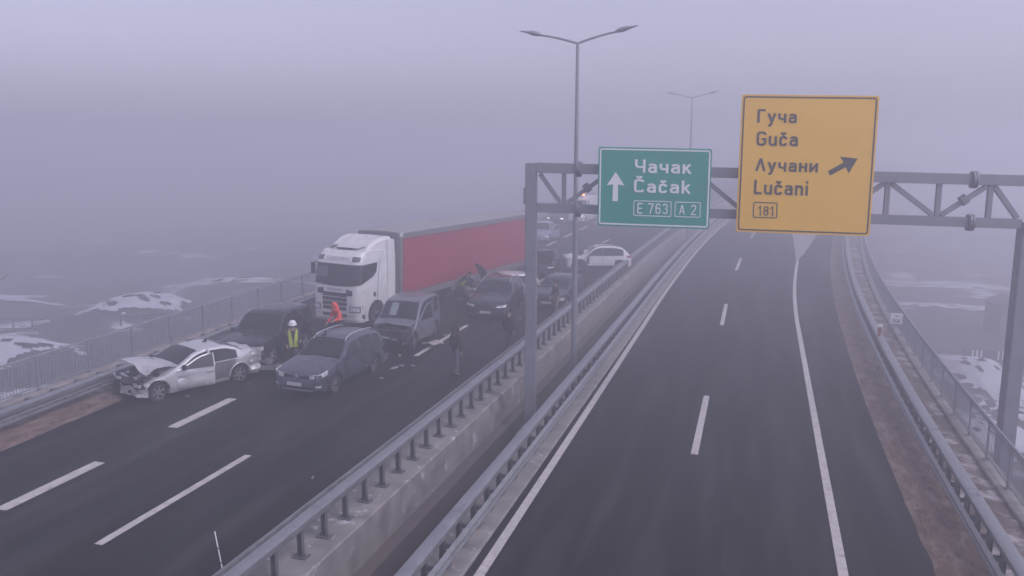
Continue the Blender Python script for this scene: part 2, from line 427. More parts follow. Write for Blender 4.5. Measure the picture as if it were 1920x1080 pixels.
railing("long grey steel railing of thin upright bars on the right bridge edge", lambda y: 6.08 + XR(y), .24, 1.32, 7.0, 46, 1.96)

# ------------------------------------------------------------------ sign gantry and its signs
GA = R(8.3)
gantry = empty("sign_gantry", (-6.7, 23.6, 0), (0, 0, GA)); tag(gantry, "grey steel lattice gantry spanning the empty carriageway and carrying two direction signs", "gantry")
sl = lambda u: -.0245 * u                                   # the beam follows the crossfall
GS = pm("gantry_steel", (.23, .24, .27), .55, .3, var=.1, scale=3)
b = MB(); b.box((.165, 0, 3.0), (.33, .36, 9.26)); b.box((.165, 0, -1.6), (.7, .7, .06))
b.box((-.02, 0, 6.65), (.06, .45, .5)); b.build("column", GS, gantry, 0, bevel=.02)
b = MB(); b.box((14.19, 0, -1.45), (.40, .40, 14.9)); b.box((14.19, 0, -8.85), (.9, .9, .5)); b.build("column", GS, gantry, 0, bevel=.02)
def gb(u0, v0, u1, v1, w=.16, h=.16, y=0): return ((u0, y, v0), (u1, y, v1), w, h)
b = MB(); b.beam(*gb(.33, 7.49, 13.99, 7.49 + sl(13.66), .26, .30)); b.build("top_chord", GS, gantry, 0, bevel=.015)
b = MB(); b.beam(*gb(.33, 6.29, 13.99, 6.29 + sl(13.66), .26, .27)); b.build("bottom_chord", GS, gantry, 0, bevel=.015)
nodes = [.33, 1.16, 2.5, 3.85, 5.15, 6.45, 7.75, 9.1, 10.4, 11.78, 13.13, 13.99]
for i, u in enumerate(nodes[1:-1]):
    b = MB(); b.beam(*gb(u, 6.42 + sl(u), u, 7.35 + sl(u), .13, .13)); b.build("lattice_bar", GS, gantry, 0)
for i in range(len(nodes) - 1):
    u0, u1 = nodes[i], nodes[i + 1]
    down = i % 2 == 0
    a_, c_ = (7.32, 6.46) if down else (6.46, 7.32)
    b = MB(); b.beam(*gb(u0 + .1, a_ + sl(u0), u1 - .1, c_ + sl(u1), .13, .13)); b.build("lattice_bar", GS, gantry, 0)
def flange(u, v, ang, r):
    b = MB(); M = Matrix.Rotation(ang, 3, 'Y')
    for off in (-.035, .035):
        secs = []
        for t in (-.025, .025):
            secs.append([Vector((u, 0, v)) + M @ Vector((off + t, r * math.cos(q * math.pi / 8), r * math.sin(q * math.pi / 8))) for q in range(16)])
        b.loft(secs)
    for q in range(10):
        c = Vector((u, 0, v)) + M @ Vector((0, r * .82 * math.cos(q * math.pi / 5), r * .82 * math.sin(q * math.pi / 5)))
        b.box(c, (.19, .05, .05), M)
    b.build("flange_joint", GS, gantry, 30)
for u in (1.60, 12.68): flange(u, 7.49 + sl(u), 0, .24); flange(u, 6.29 + sl(u), 0, .24)
flange(1.86, 6.94 + sl(1.86), -.62, .14); flange(12.46, 6.92 + sl(12.46), -.62, .14)

def rrect(w, h, r, n=6):
    P = []
    for cx, cz, a0 in ((w / 2 - r, h / 2 - r, 0), (-w / 2 + r, h / 2 - r, 90), (-w / 2 + r, -h / 2 + r, 180), (w / 2 - r, -h / 2 + r, 270)):
        for k in range(n + 1):
            q = R(a0 + 90 * k / n); P.append((cx + r * math.cos(q), cz + r * math.sin(q)))
    return P
XH, HB = .70, .075
def glyph(ch):
    """centre lines of a rounded road-sign alphabet: (width, strokes) with cap height 1"""
    h = HB
    def bowl_c(w, t): return [(w - h, t - .21), (w - h - .02, t - .12), (w - .17, t - h), (w / 2, t - h), (.17, t - h), (h + .02, t - .13), (h, t - .24), (h, .24), (h + .02, .13), (.17, h), (w / 2, h), (w - .17, h), (w - h - .02, .12), (w - h, .21)]
    def che(w, t): return [[(w - h, 0), (w - h, t)], [(h, t), (h, t * .58), (h + .04, t * .47), (h + .13, t * .42), (w - h, t * .42)]]
    x = XH
    if ch == "Ч": return .62, che(.62, 1)
    if ch == "ч": return .52, che(.52, x)
    if ch in "аa": return .52, [[(.445, 0), (.445, .5), (.40, .59), (.30, x - h), (.20, x - h), (.11, .59), (.09, .53)], [(.445, .40), (.22, .40), (.11, .36), (h, .24), (.10, .12), (.19, h), (.30, h), (.40, .13), (.445, .20)]]
    if ch == "к": return .52, [[(h, 0), (h, x)], [(h, .28), (.44, x)], [(.20, .41), (.46, 0)]]
    if ch == "k": return .52, [[(h, 0), (h, 1)], [(h, .28), (.44, x)], [(.20, .41), (.46, 0)]]
    if ch == "C": return .60, [bowl_c(.60, 1)]
    if ch == "Č": return .60, [bowl_c(.60, 1), [(.14, 1.24), (.30, 1.10), (.46, 1.24)]]
    if ch == "č": return .50, [bowl_c(.50, x), [(.10, .95), (.25, .81), (.40, .95)]]
    if ch == "E": return .50, [[(.5, 1 - h), (h, 1 - h), (h, h), (.5, h)], [(h, .5), (.44, .5)]]
    if ch == "7": return .54, [[(0, 1 - h), (.46, 1 - h), (.18, 0)]]
    if ch == "6": return .54, [[(.46, .80), (.41, .90), (.32, 1 - h), (.22, 1 - h), (.12, .88), (h, .74), (h, .25), (.12, .12), (.22, h), (.32, h), (.42, .12), (.465, .25), (.465, .38), (.42, .51), (.32, .56), (.20, .56), (h, .44)]]
    if ch == "3": return .54, [[(h, .78), (.12, .89), (.22, 1 - h), (.33, 1 - h), (.43, .88), (.455, .76), (.42, .63), (.32, .54), (.24, .53)], [(.32, .54), (.43, .44), (.465, .30), (.43, .14), (.33, h), (.22, h), (.12, .12), (h, .23)]]
    if ch == "8": return .54, [[(.27, .54), (.16, .57), (.09, .68), (.09, .80), (.16, .91), (.27, 1 - h), (.38, .91), (.45, .80), (.45, .68), (.38, .57), (.27, .54)], [(.27, .54), (.14, .47), (h, .34), (h, .22), (.15, .11), (.27, h), (.39, .11), (.465, .22), (.465, .34), (.40, .47), (.27, .54)]]
    if ch == "2": return .54, [[(h, .76), (.12, .88), (.22, 1 - h), (.33, 1 - h), (.43, .88), (.455, .74), (.42, .60), (h, h), (.52, h)]]
    if ch == "1": return .34, [[(0, .76), (.22, .96), (.22, 0)]]
    if ch == "4": return .56, [[(.34, 1), (.08, .27), (.56, .27)], [(.42, .55), (.42, 0)]]
    if ch == "A": return .58, [[(.05, 0), (.29, 1)], [(.29, 1), (.53, 0)], [(.14, .30), (.44, .30)]]
    if ch == "Г": return .50, [[(h, 0), (h, 1 - h), (.5, 1 - h)]]
    if ch == "у": return .54, [[(.06, x), (.29, .06)], [(.48, x), (.25, -.12), (.18, -.20), (.06, -.20)]]
    if ch == "Л": return .62, [[(.05, 0), (.31, .97)], [(.31, .97), (.57, 0)]]
    if ch == "н": return .52, [[(h, 0), (h, x)], [(.445, 0), (.445, x)], [(h, .37), (.445, .37)]]
    if ch == "и": return .54, [[(h, x), (h, 0)], [(.465, x), (.465, 0)], [(h, .06), (.465, x - .06)]]
    if ch == "G": return .62, [[(.545, .76), (.52, .86), (.43, 1 - h), (.31, 1 - h), (.19, 1 - h), (.10, .86), (h, .73), (h, .27), (.10, .14), (.19, h), (.31, h), (.43, h), (.52, .14), (.545, .27), (.545, .46), (.33, .46)]]
    if ch == "u": return .52, [[(h, x), (h, .24), (.11, .12), (.20, h), (.30, h), (.40, .13), (.445, .22)], [(.445, x), (.445, 0)]]
    if ch == "n": return .52, [[(h, 0), (h, x)], [(h, .48), (.12, .57), (.22, x - h), (.32, x - h), (.41, .58), (.445, .46), (.445, 0)]]
    if ch == "L": return .50, [[(h, 1), (h, h), (.5, h)]]
    if ch == "i": return .15, [[(h, 0), (h, x)], [(h, .84), (h, 1)]]
    return .30, []
def text_mesh(body, bold=.03):
    b = MB(); x0 = 0; lay = 0; hw_ = HB * (.72 if bold < .02 else 1.0)
    for ch in body:
        w, strokes = glyph(ch)
        for st in strokes:
            lay += 1; z = .02 + .004 * (lay % 5); P = [Vector((x0 + p[0], p[1])) for p in st]; n = len(P); Lf, Rt = [], []
            for i in range(n):
                d0 = (P[i] - P[i - 1]).normalized() if i else None; d1 = (P[i + 1] - P[i]).normalized() if i < n - 1 else None
                if d0 is None: d0 = d1
                if d1 is None: d1 = d0
                t = (d0 + d1).normalized(); nn = Vector((-t.y, t.x)); k = hw_ / max(.55, nn.dot(Vector((-d1.y, d1.x))))
                Lf.append(P[i] + nn * k); Rt.append(P[i] - nn * k)
            for i in range(n - 1):
                q = [(*Rt[i], z), (*Rt[i + 1], z), (*Lf[i + 1], z), (*Lf[i], z)]; b.face(q)
                b.face([(*Lf[i], z), (*Lf[i + 1], z), (*Lf[i + 1], -.02), (*Lf[i], -.02)]); b.face([(*Rt[i + 1], z), (*Rt[i], z), (*Rt[i], -.02), (*Rt[i + 1], -.02)])
        x0 += w + .15
    me = bpy.data.meshes.new("lettering"); me.from_pydata(b.v, [], b.f); return me
class Sign:
    """a flat panel in its own frame: x to the right, z up, front at -y; sheared by the crossfall"""
    def __init__(s, root, x0, x1, z0, z1):
        s.root, s.x0, s.x1, s.z0, s.z1 = root, x0, x1, z0, z1
    def sh(s, p): return (p[0], p[1], p[2] - .0226 * (p[0] - s.x0))
    def plate(s, name, mat, pad, r, y0, y1, bevel=0):
        cx, cz = (s.x0 + s.x1) / 2, (s.z0 + s.z1) / 2
        P = rrect(s.x1 - s.x0 - 2 * pad, s.z1 - s.z0 - 2 * pad, r)
        b = MB(); b.loft([[s.sh((cx + x, y, cz + z)) for x, z in P] for y in (y1, y0)])
        return b.build(name, mat, s.root, 30)
    def ring(s, name, mat, x0, x1, z0, z1, w, r, y):
        cx, cz = (x0 + x1) / 2, (z0 + z1) / 2
        A = rrect(x1 - x0, z1 - z0, r); B = rrect(x1 - x0 - 2 * w, z1 - z0 - 2 * w, max(.01, r - w))
        b = MB(); n = len(A)
        f = lambda P, yy: [s.sh((cx + x, yy, cz + z)) for x, z in P]
        q = [f(A, y + .012), f(A, y), f(B, y), f(B, y + .012)]
        for k in range(n):
            for j in range(3): b.face([q[j][k], q[j][(k + 1) % n], q[j + 1][(k + 1) % n], q[j + 1][k]])
        return b.build(name, mat, s.root, 0)
    def text(s, body, mat, x0, x1, z0, z1, y, bold=.03):
        words = body.split(" ")
        if len(words) > 1:                       # each word its own part, laid out in the common box
            wd = [sum(glyph(c_)[0] + .15 for c_ in w_) - .15 for w_ in words]; tot = sum(wd) + .55 * (len(wd) - 1); at = 0
            for w_, q in zip(words, wd):
                s.text(w_, mat, x0 + (x1 - x0) * at / tot, x0 + (x1 - x0) * (at + q) / tot, z0, z1, y, bold); at += q + .55
            return
        me = text_mesh(body, bold)
        xs = [v.co.x for v in me.vertices]; ys = [v.co.y for v in me.vertices]
        a, c, d, e = min(xs), max(xs), min(ys), max(ys)
        for v in me.vertices:
            px = x0 + (v.co.x - a) / (c - a) * (x1 - x0); pz = z0 + (v.co.y - d) / (e - d) * (z1 - z0)
            v.co = s.sh((px, y - v.co.z * .3, pz))
        me.materials.clear()
        return link_mesh("lettering", me, mat, s.root, 0)
    def poly(s, name, mat, pts, y):
        b = MB(); P = [s.sh((x, y, z)) for x, z in pts]; Q = [s.sh((x, y + .012, z)) for x, z in pts]
        b.face(P); n = len(P)
        for k in range(n): b.face([P[k], P[(k + 1) % n], Q[(k + 1) % n], Q[k]])
        return b.build(name, mat, s.root, 0, fix=False)
def unsh(x, z, x0): return z + .0226 * (x - x0)
def sign_root(label, cat="road sign"):
    r = empty("direction_sign", (-6.7 + .35 * math.sin(GA), 23.6 - .35 * math.cos(GA), 0), (0, 0, GA)); tag(r, label, cat); return r
def brackets(sg, us):
    for u in us:
        b = MB()
        b.box((u, .09, (sg.z0 + sg.z1) / 2 + .0 - .0226 * (u - sg.x0)), (.09, .10, sg.z1 - sg.z0 - .3))
        for v in (7.49, 6.29): b.box((u, .20, v + sl(u)), (.08, .12, .2))
        b.build("mounting_rail", STEEL, sg.root, 0)
g = sign_root("green motorway direction sign with white letters, an up arrow and two boxed route numbers")
sg = Sign(g, 2.198, 5.450, 5.795, 8.108)
sg.plate("panel", SGREEN, 0, .07, -.03, .03)
sg.ring("border", SWHITE, 2.24, 5.41, 5.84, 8.065, .042, .07, -.036)
U = lambda x0, x1, z1, z0: (x0, x1, unsh(x0, z0, 2.198) + .0, unsh(x0, z1, 2.198))
def boxof(sg, xa, za, xb, zb):     # measured corners (left-top, right-bottom) -> unsheared box
    m = (xa + xb) / 2; s_ = .0226
    return xa, xb, zb + s_ * (xb - sg.x0), za + s_ * (xa - sg.x0)
sg.text("Чачак", SWHITE, *boxof(sg, 3.264, 7.747, 4.89, 7.309), -.034)
sg.text("Čačak", SWHITE, *boxof(sg, 3.25, 7.279, 4.885, 6.737), -.034)
sg.text("E 763", SWHITE, *boxof(sg, 3.366, 6.474, 4.246, 6.143), -.034, .012)
sg.text("A 2", SWHITE, *boxof(sg, 4.57, 6.438, 5.064, 6.131), -.034, .012)
x0, x1, z0, z1 = boxof(sg, 3.25, 6.552, 4.351, 6.071); sg.ring("route_frame", SWHITE, x0, x1, z0, z1, .022, .05, -.036)
x0, x1, z0, z1 = boxof(sg, 4.447, 6.52, 5.186, 6.06); sg.ring("route_frame", SWHITE, x0, x1, z0, z1, .022, .05, -.036)
sg.poly("arrow", SWHITE, [(x, unsh(x, z, 2.198)) for x, z in [(2.712, 7.373), (2.973, 6.977), (2.782, 7.01), (2.788, 6.519), (2.631, 6.526), (2.642, 7.017), (2.452, 6.982)]], -.036)
brackets(sg, (2.75, 4.9))
g = sign_root("large yellow direction sign with black letters and a slanting arrow, right of the green sign")
sg = Sign(g, 6.214, 9.905, 5.668, 9.559)
sg.plate("panel", SYEL, 0, .07, -.03, .03)
sg.ring("border", SBLACK, 6.262, 9.857, 5.716, 9.511, .04, .08, -.036)
for t, q in (("Гуча", (6.664, 9.147, 7.738, 8.645)), ("Guča", (6.671, 8.529, 7.802, 8.104)), ("Лучани", (6.675, 7.781, 8.389, 7.277)), ("Lučani", (6.666, 7.163, 8.153, 6.719))):
    sg.text(t, SBLACK, *boxof(sg, *q), -.034, .022)
sg.text("181", SBLACK, *boxof(sg, 6.798, 6.434, 7.233, 6.127), -.034, .012)
x0, x1, z0, z1 = boxof(sg, 6.664, 6.534, 7.346, 6.059); sg.ring("route_frame", SBLACK, x0, x1, z0, z1, .03, .05, -.036)
sg.poly("arrow", SBLACK, [(x, unsh(x, z, 6.214)) for x, z in [(9.44, 7.762), (9.222, 7.346), (9.142, 7.527), (8.732, 7.29), (8.66, 7.408), (9.077, 7.66), (8.957, 7.821)]], -.036)
brackets(sg, (6.9, 8.05, 9.2))

# ------------------------------------------------------------------ street lamps in the median
def lamp(label, y):
    X = -6.83 + CC(y); z0 = zr(X, y); r = empty("street_lamp", (X, y, z0)); tag(r, label, "street lamp", "double-armed street lamps in the median")
    b = MB(); b.tube([(0, 0, -1.72), (0, 0, -1.0), (0, 0, 4), (0, 0, 8), (0, 0, 12.1)], [.15, .13, .105, .085, .06], 12); b.box((0, 0, -1.73), (.5, .5, .05)); b.build("pole", GS, r, 40)
    for s in (-1, 1):
        pts = [(s * t * 1.52, 0, 12.08 + .47 * (t - .28 * t * t) * 1.12) for t in [k / 10 for k in range(11)]]
        b = MB(); b.tube(pts, [.045] * 6 + [.04] * 5, 8); arm = b.build("arm", GS, r, 40)
        e = pts[-1]; b = MB(); secs = []
        for t, w, h in ((0, .06, .05), (.12, .11, .09), (.32, .15, .10), (.55, .10, .05), (.84, .05, .02)):
            secs.append([(e[0] + s * (t - .05), w * math.cos(q * math.pi / 5), e[2] + .02 + .20 * t + h * math.sin(q * math.pi / 5)) for q in range(10)])
        b.loft(secs); b.build("lamp_head", GS, r, 40)
    return r
lamp("tall double-armed street lamp rising in the median behind the gantry's left column", 31.3)
lamp("faint double-armed street lamp fading into the fog above the green sign", 73.5)

# small frame in the median gap, marker rod, kilometre plate
b = MB()
for x in (-.25, .25):
    for y in (-.45, .45): b.beam((x, y, 0), (x, y, 1.65), .05, .05)
for z in (.9, 1.62):
    for x in (-.25, .25): b.beam((x, -.45, z), (x, .45, z), .04, .04)
    for y in (-.45, .45): b.beam((-.25, y, z), (.25, y, z), .04, .04)
o = b.build("pipe_frame", STEEL2, None, 0); o.location = (-6.05, 21.6, zr(-6, 21.6) - 1.75); tag(o, "small dark open steel frame standing in the median gap", "frame")
rod = empty("marker_rod", (-9.02, 11.55, zr(-9, 11.55))); tag(rod, "thin white rod with black bands and a black tip, leaning beside the guardrail", "rod")
b = MB(); d = Vector((-.16, 0, 1)); seg = [(.0, .1, 1), (.1, .34, 0), (.34, .37, 1), (.37, .62, 0), (.62, .65, 1), (.65, .96, 0)]
for a, c, mi in seg: b.tube([d * a, d * c], .012, 6, mi)
b.build("shaft", [SWHITE, SBLACK], rod, 40)
b = MB(); b.beam(d * .96, d * .96 + Vector((-.13, 0, .045)), .03, .03); b.build("tip", SBLACK, rod, 0)
km = empty("kilometre_sign", (6.12, 37.4, zr(6.12, 37.4) - .02)); tag(km, "small white kilometre plate reading 144 on a short post behind the right guardrail", "sign")
b = MB(); b.tube([(-.1, .03, 0), (-.1, .03, 1.0)], .028, 8); b.build("post", STEEL, km, 40)
ks = Sign(km, -.26, .22, .95, 1.42); ks.plate("panel", SWHITE, 0, .03, -.012, .012)
ks.text("144", SBLACK, -.18, .12, 1.01, 1.18, -.016, .03)
b = MB(); b.box((-.02, -.018, 1.30), (.12, .008, .035)); b.build("small_print", SBLACK, km, 0)
dl = empty("delineator", (5.1, 34.9, zr(5.1, 34.9) + .11)); tag(dl, "short delineator with white cap and red body at the right guardrail near the 144 plate", "delineator")
b = MB(); b.box((0, 0, .55), (.12, .06, 1.1), None, 0); b.build("body", pm("faded_red", (.25, .05, .05), .6), dl, 0, bevel=.01)
b = MB(); b.box((0, 0, 1.16), (.2, .1, .12)); b.build("cap", SWHITE, dl, 0, bevel=.01)

# ------------------------------------------------------------------ vehicles
UPN = Vector((.0235, 0, 1)).normalized()
def place(name, X, Y, head, dz=0):
    """Empty on the road at (X, Y) facing the bearing 'head' (degrees from +Y towards +X), tilted with the crossfall"""
    f = Vector((math.sin(R(head)), math.cos(R(head)), 0))
    sl_ = (rise(Y + .5) - rise(Y - .5))
    f.z = sl_ * f.y - .0235 * f.x
    f.normalize(); l = UPN.cross(f).normalized(); u = f.cross(l)
    M = Matrix((f, l, u)).transposed()
    return empty(name, (X, Y, zr(X, Y) + dz), M.to_euler())
def wheel(root, x, y, r, w, spokes=5, kind="alloy", rimmat=None, tw=0):
    s = 1 if y > 0 else -1
    b = MB(); hw = w / 2
    b.lathe([(r * .66, -hw * .9), (r * .9, -hw), (r * .98, -hw * .8), (r, -hw * .4), (r, hw * .4), (r * .98, hw * .8), (r * .9, hw), (r * .66, hw * .9)], 28)
    ty = b.build("wheel", TYRE, root, 40); ty.location = (x, y, r); ty.rotation_euler = (0, 0, R(tw))
    b = MB(); rr = r * .68
    b.lathe([(rr, -hw * .8), (rr, hw * .84), (rr * .93, hw * .9), (rr * .9, hw * .55), (rr * .86, -hw * .5), (0, -hw * .5)], 28, mi=1)
    b.lathe([(rr * 1.0, hw * .86), (rr * .98, hw * .93), (rr * .9, hw * .9)], 28)
    b.lathe([(0, hw * .86), (rr * .17, hw * .86), (rr * .2, hw * .6), (rr * .2, 0)], 14)
    for k in range(spokes):
        q = 2 * math.pi * k / spokes + .3
        M = Matrix.Rotation(q, 3, 'Y')
        wd = rr * (.26 if spokes <= 6 else .14)
        P = [(rr * .1, hw * .84, -wd * .6), (rr * .95, hw * .88, -wd * .42), (rr * .95, hw * .88, wd * .42), (rr * .1, hw * .84, wd * .6)]
        T = [M @ Vector(p) for p in P]; Bk = [M @ Vector((p[0], p[1] - hw * .45, p[2])) for p in P]
        b.loft([T, Bk])
    if s < 0:
        b.v = [(p[0], -p[1], p[2]) for p in b.v]
    b.build("rim", [rimmat or RIM, BLKP], ty, 40)
    return ty

class Car:
    """s = distance behind the nose; local x = L/2 - s forward, y left, z up"""
    def __init__(c, root, L, W, prof, belt, axles, rad, zb=.2, tumble=.2, nose=.8, tail=.86, bottom=None, crumple=None, paintm=None, crown=.035, roofr=.10, glass=GLASS, boolean=True, black=None):
        c.root, c.L, c.W, c.belt, c.axles, c.rad, c.zb, c.tumble = root, L, W, belt, axles, rad, zb, tumble
        c.zt = pchip(prof); c.nose, c.tail, c.crown, c.roofr = nose, tail, crown, roofr
        c.roof = max(z for s, z in prof); c.prof = prof; c.glass = glass; c.paint = paintm; c.crumple = crumple
        c.plan = pchip([(0, nose), (.06, nose + (1 - nose) * .42), (.18, nose + (1 - nose) * .68), (.45, nose + (1 - nose) * .88), (.9, 1), (L - .8, 1), (L - .35, tail + (1 - tail) * .8), (L - .12, tail + (1 - tail) * .5), (L, tail)])
        c.low = pchip([(0, zb + .10), (.3, zb), (L - .5, zb), (L, zb + .14)]) if bottom is None else bottom
        ss = sorted(set([round(q, 3) for q in [0, .03, .08, .15, .25, .35] + [L * k / 44 for k in range(2, 44)] + [L - .25, L - .15, L - .08, L - .03, L] + [s for s, z in prof]]))
        secs = [c.section(s) for s in ss]
        b = MB(); b.loft(secs)
        b.v = [tuple(c.P(Vector(p))) for p in b.v]
        body = b.build("body", [paintm, BLKP], root, 0)
        if boolean:
            cuts = MB()
            for sx in axles:
                for sd in (-1, 1):
                    r = rad + .065; n = 28; y0, y1 = sd * (W / 2 - .34), sd * (W / 2 + .3)
                    cuts.loft([[(L / 2 - sx + r * math.cos(2 * math.pi * k / n), y, rad + r * math.sin(2 * math.pi * k / n)) for k in range(n)] for y in (y0, y1)])
            co = cuts.build("cut", [BLKP, BLKP], root, 0)
            for p in co.data.polygons: p.material_index = 1
            md = body.modifiers.new("b", 'BOOLEAN'); md.object = co; md.operation = 'DIFFERENCE'; md.solver = 'EXACT'; md.material_mode = 'INDEX'
            me = evaluated(body); bpy.data.objects.remove(co)
            me.materials.clear()
            body = link_mesh("body", me, [paintm, BLKP], root, 30)
        else:
            body.data.shade_smooth(); body.data.set_sharp_from_angle(angle=R(30))
        c.body = body
        if black:                                        # bare dark structure where panels are torn off
            for q in body.data.polygons:
                if q.center.x > L / 2 - black[0] and q.center.z < black[1]: q.material_index = 1
        for sx in axles:
            for sd in (1, -1): pass
    def hw(c, s, z):
        h = c.W / 2 * c.plan(s)
        if z <= c.belt:
            t = (c.belt - z) / max(.01, c.belt - c.zb); q = abs(t - .45)
            return h * (1 - .13 * max(0, q - .1) ** 1.6 - (.05 * max(0, t - .75) / .25))
        return h * (.982 - c.tumble * (z - c.belt) / max(.01, c.roof - c.belt))
    def top(c, s, y):
        h = c.hw(s, c.zt(s)); return c.zt(s) + c.crown * (1 - (y / max(.1, h)) ** 2)
    def section(c, s):
        zb, zt = c.low(s), c.zt(s); r = min(c.roofr, (zt - zb) * .3); x = c.L / 2 - s
        side = []
        n = 9
        for k in range(n + 1):
            z = zb + (zt - r - zb) * k / n; side.append((c.hw(s, z), z))
        h = c.hw(s, zt)
        side.append((c.hw(s, zt - r * .35) - r * .12, zt - r * .32)); side.append((h - r * .45, zt - r * .06))
        h2 = h - r * .45
        tops = [(h2 * q, zt - r * .06 + (c.crown + r * .06) * (1 - q * q)) for q in (.85, .6, .3)]
        half = side + tops
        P = [(x, y, z) for y, z in half] + [(x, 0, zt + c.crown)] + [(x, -y, z) for y, z in reversed(half)]
        return P
    def P(c, p):
        if c.crumple: return c.crumple(p)
        return p
    def loc(c, s, y, z): return c.P(Vector((c.L / 2 - s, y, z)))
    def patch(c, name, mat, side, s0, s1, zlo, zhi, off=.012, ns=10, nz=4, parent=None, thick=.02):
        """panel following the body side"""
        f = []; lo = zlo if callable(zlo) else (lambda s: zlo); hi = zhi if callable(zhi) else (lambda s: zhi)
        for k in range(ns + 1):
            s = s0 + (s1 - s0) * k / ns; a, b_ = lo(s), hi(s)
            if b_ < a: b_ = a
            f.append([c.loc(s, side * (c.hw(s, a + (b_ - a) * j / nz) + off), a + (b_ - a) * j / nz) for j in range(nz + 1)])
        g_ = [[p + Vector((0, -side * thick, 0)) for p in r] for r in f]
        return c.shell(name, mat, f, g_, parent)
    def shell(c, name, mat, f, g_, parent=None):
        n, m = len(f), len(f[0]); b = MB()
        vs = [p for r in f for p in r] + [p for r in g_ for p in r]; fs = []; o = n * m
        for i in range(n - 1):
            for j in range(m - 1):
                a = i * m + j; fs.append((a, a + 1, a + m + 1, a + m)); fs.append((o + a, o + a + m, o + a + m + 1, o + a + 1))
        for i in range(n - 1):
            for j in (0, m - 1): a = i * m + j; fs.append((a, a + m, o + a + m, o + a))
        for j in range(m - 1):
            for i in (0, n - 1): a = i * m + j; fs.append((a, a + 1, o + a + 1, o + a))
        b.raw(vs, fs)
        return b.build(name, mat, parent or c.root, 30)
    def toppatch(c, name, mat, s0, s1, inset0, inset1=None, off=.012, ns=8, ny=8, ymax=None, ymin=None):
        inset1 = inset0 if inset1 is None else inset1; f = []
        for k in range(ns + 1):
            s = s0 + (s1 - s0) * k / ns; h = c.hw(s, c.zt(s)) - (inset0 + (inset1 - inset0) * k / ns)
            a, b_ = (-h if ymin is None else ymin), (h if ymax is None else ymax)
            e = .02; sl_ = (c.zt(s + e) - c.zt(s - e)) / (2 * e); nv = Vector((sl_, 0, 1)).normalized()
            f.append([c.loc(s, a + (b_ - a) * j / ny, c.top(s, a + (b_ - a) * j / ny)) + nv * off for j in range(ny + 1)])
        g_ = [[p - Vector((0, 0, .02)) for p in r] for r in f]
        return c.shell(name, mat, f, g_)
    def nosept(c, d, z, off):
        s_ = 1 if d >= 0 else -1; d = abs(d); h0 = c.hw(0, z)
        if d < h0 - .06: return c.P(Vector((c.L / 2 + off, s_ * d, z)))
        d2 = d - h0 + .06; t = min(1, d2 / .12)
        s = max(0, d2 - .06)
        return c.P(Vector((c.L / 2 - s + off * (1 - t * .75), s_ * (c.hw(s, z) - (.06 * (1 - t) if s == 0 else 0) + off * t), z)))
    def nosepatch(c, name, mat, d0, d1, zlo, zhi, off=.014, n=10, nz=3, parent=None):
        lo = zlo if callable(zlo) else (lambda t: zlo); hi = zhi if callable(zhi) else (lambda t: zhi)
        f = []; g_ = []
        for k in range(n + 1):
            t = k / n; d = d0 + (d1 - d0) * t
            f.append([c.nosept(d, lo(t) + (hi(t) - lo(t)) * j / nz, off) for j in range(nz + 1)])
            g_.append([c.nosept(d, lo(t) + (hi(t) - lo(t)) * j / nz, off - .03) for j in range(nz + 1)])
        return c.shell(name, mat, f, g_, parent)
    def wheels(c, spokes=5, w=.21, rimmat=None, turn=0):
        for i, sx in enumerate(c.axles):
            for sd in (1, -1): wheel(c.root, c.L / 2 - sx, sd * (c.W / 2 - w / 2 - .025), c.rad, w, spokes, rimmat=rimmat, tw=turn if i == 0 else 0)
    def glasshouse(c, cowl, wtop, rtop, rbot, wins, skip=(), sills=.035, head=.10):
        if 'ws' not in skip: c.toppatch("windscreen", c.glass, cowl + .04, wtop - .03, .10, .09)
        if 'rw' not in skip: c.toppatch("rear_window", c.glass, rtop + .05, rbot - .05, .12, .16)
        for sd in (1, -1):
            for i, (a, b_) in enumerate(wins):
                if (sd, i) in skip: continue
                c.patch("side_window", c.glass, sd, a, b_, c.belt + sills, lambda s: max(c.belt + sills + .004, min(c.zt(s) - head, c.roof - head)), .009, 14, 4)
    def doors(c, spans, skip=(), handle=True, zlo=None, hm=None):
        for sd in (1, -1):
            for i, (a, b_) in enumerate(spans):
                if (sd, i) in skip: continue
                z0 = (zlo or c.zb + .16); z1 = c.belt - .01
                c.patch("door_gap", BLKP, sd, a - .012, b_ + .012, z0 - .012, z1 + .012, .003, 8, 6, thick=.01)
                d = c.patch("door", c.paint, sd, a, b_, z0, z1, .008, 8, 6)
                if handle: c.patch("handle", hm or c.paint, sd, b_ - .24, b_ - .06, z1 - .13, z1 - .095, .035, 3, 1, parent=d)
    def mirrors(c, s, mat=None, skip=()):
        for sd in (1, -1):
            if sd in skip: continue
            y = c.hw(s, c.belt) ; b = MB(); x = c.L / 2 - s
            b.box((x, sd * (y + .12), c.belt + .09), (.13, .2, .14), None, 0, .85); b.box((x, sd * (y + .01), c.belt + .03), (.07, .12, .04))
            b.build("mirror", mat or c.paint, c.root, 30, bevel=.02)
    def plate(c, z=.42, y=0, back=False):
        b = MB(); b.box((c.L / 2 + .03 if not back else -c.L / 2 - .02, y, z), (.015, .52, .11)); b.build("number_plate", PLATE, c.root, 0)
    def rails(c, s0, s1, mat=CHROME, off=.06, inset=.12):
        for sd in (1, -1):
            pts = []
            for k in range(15):
                s = s0 + (s1 - s0) * k / 14; h = c.hw(s, c.zt(s)) - inset
                pts.append(c.loc(s, sd * h, c.top(s, h) + (off if 0 < k < 14 else -.01)))
            b = MB(); b.tube(pts, .022, 6); b.build("roof_rail", mat, c.root, 40)
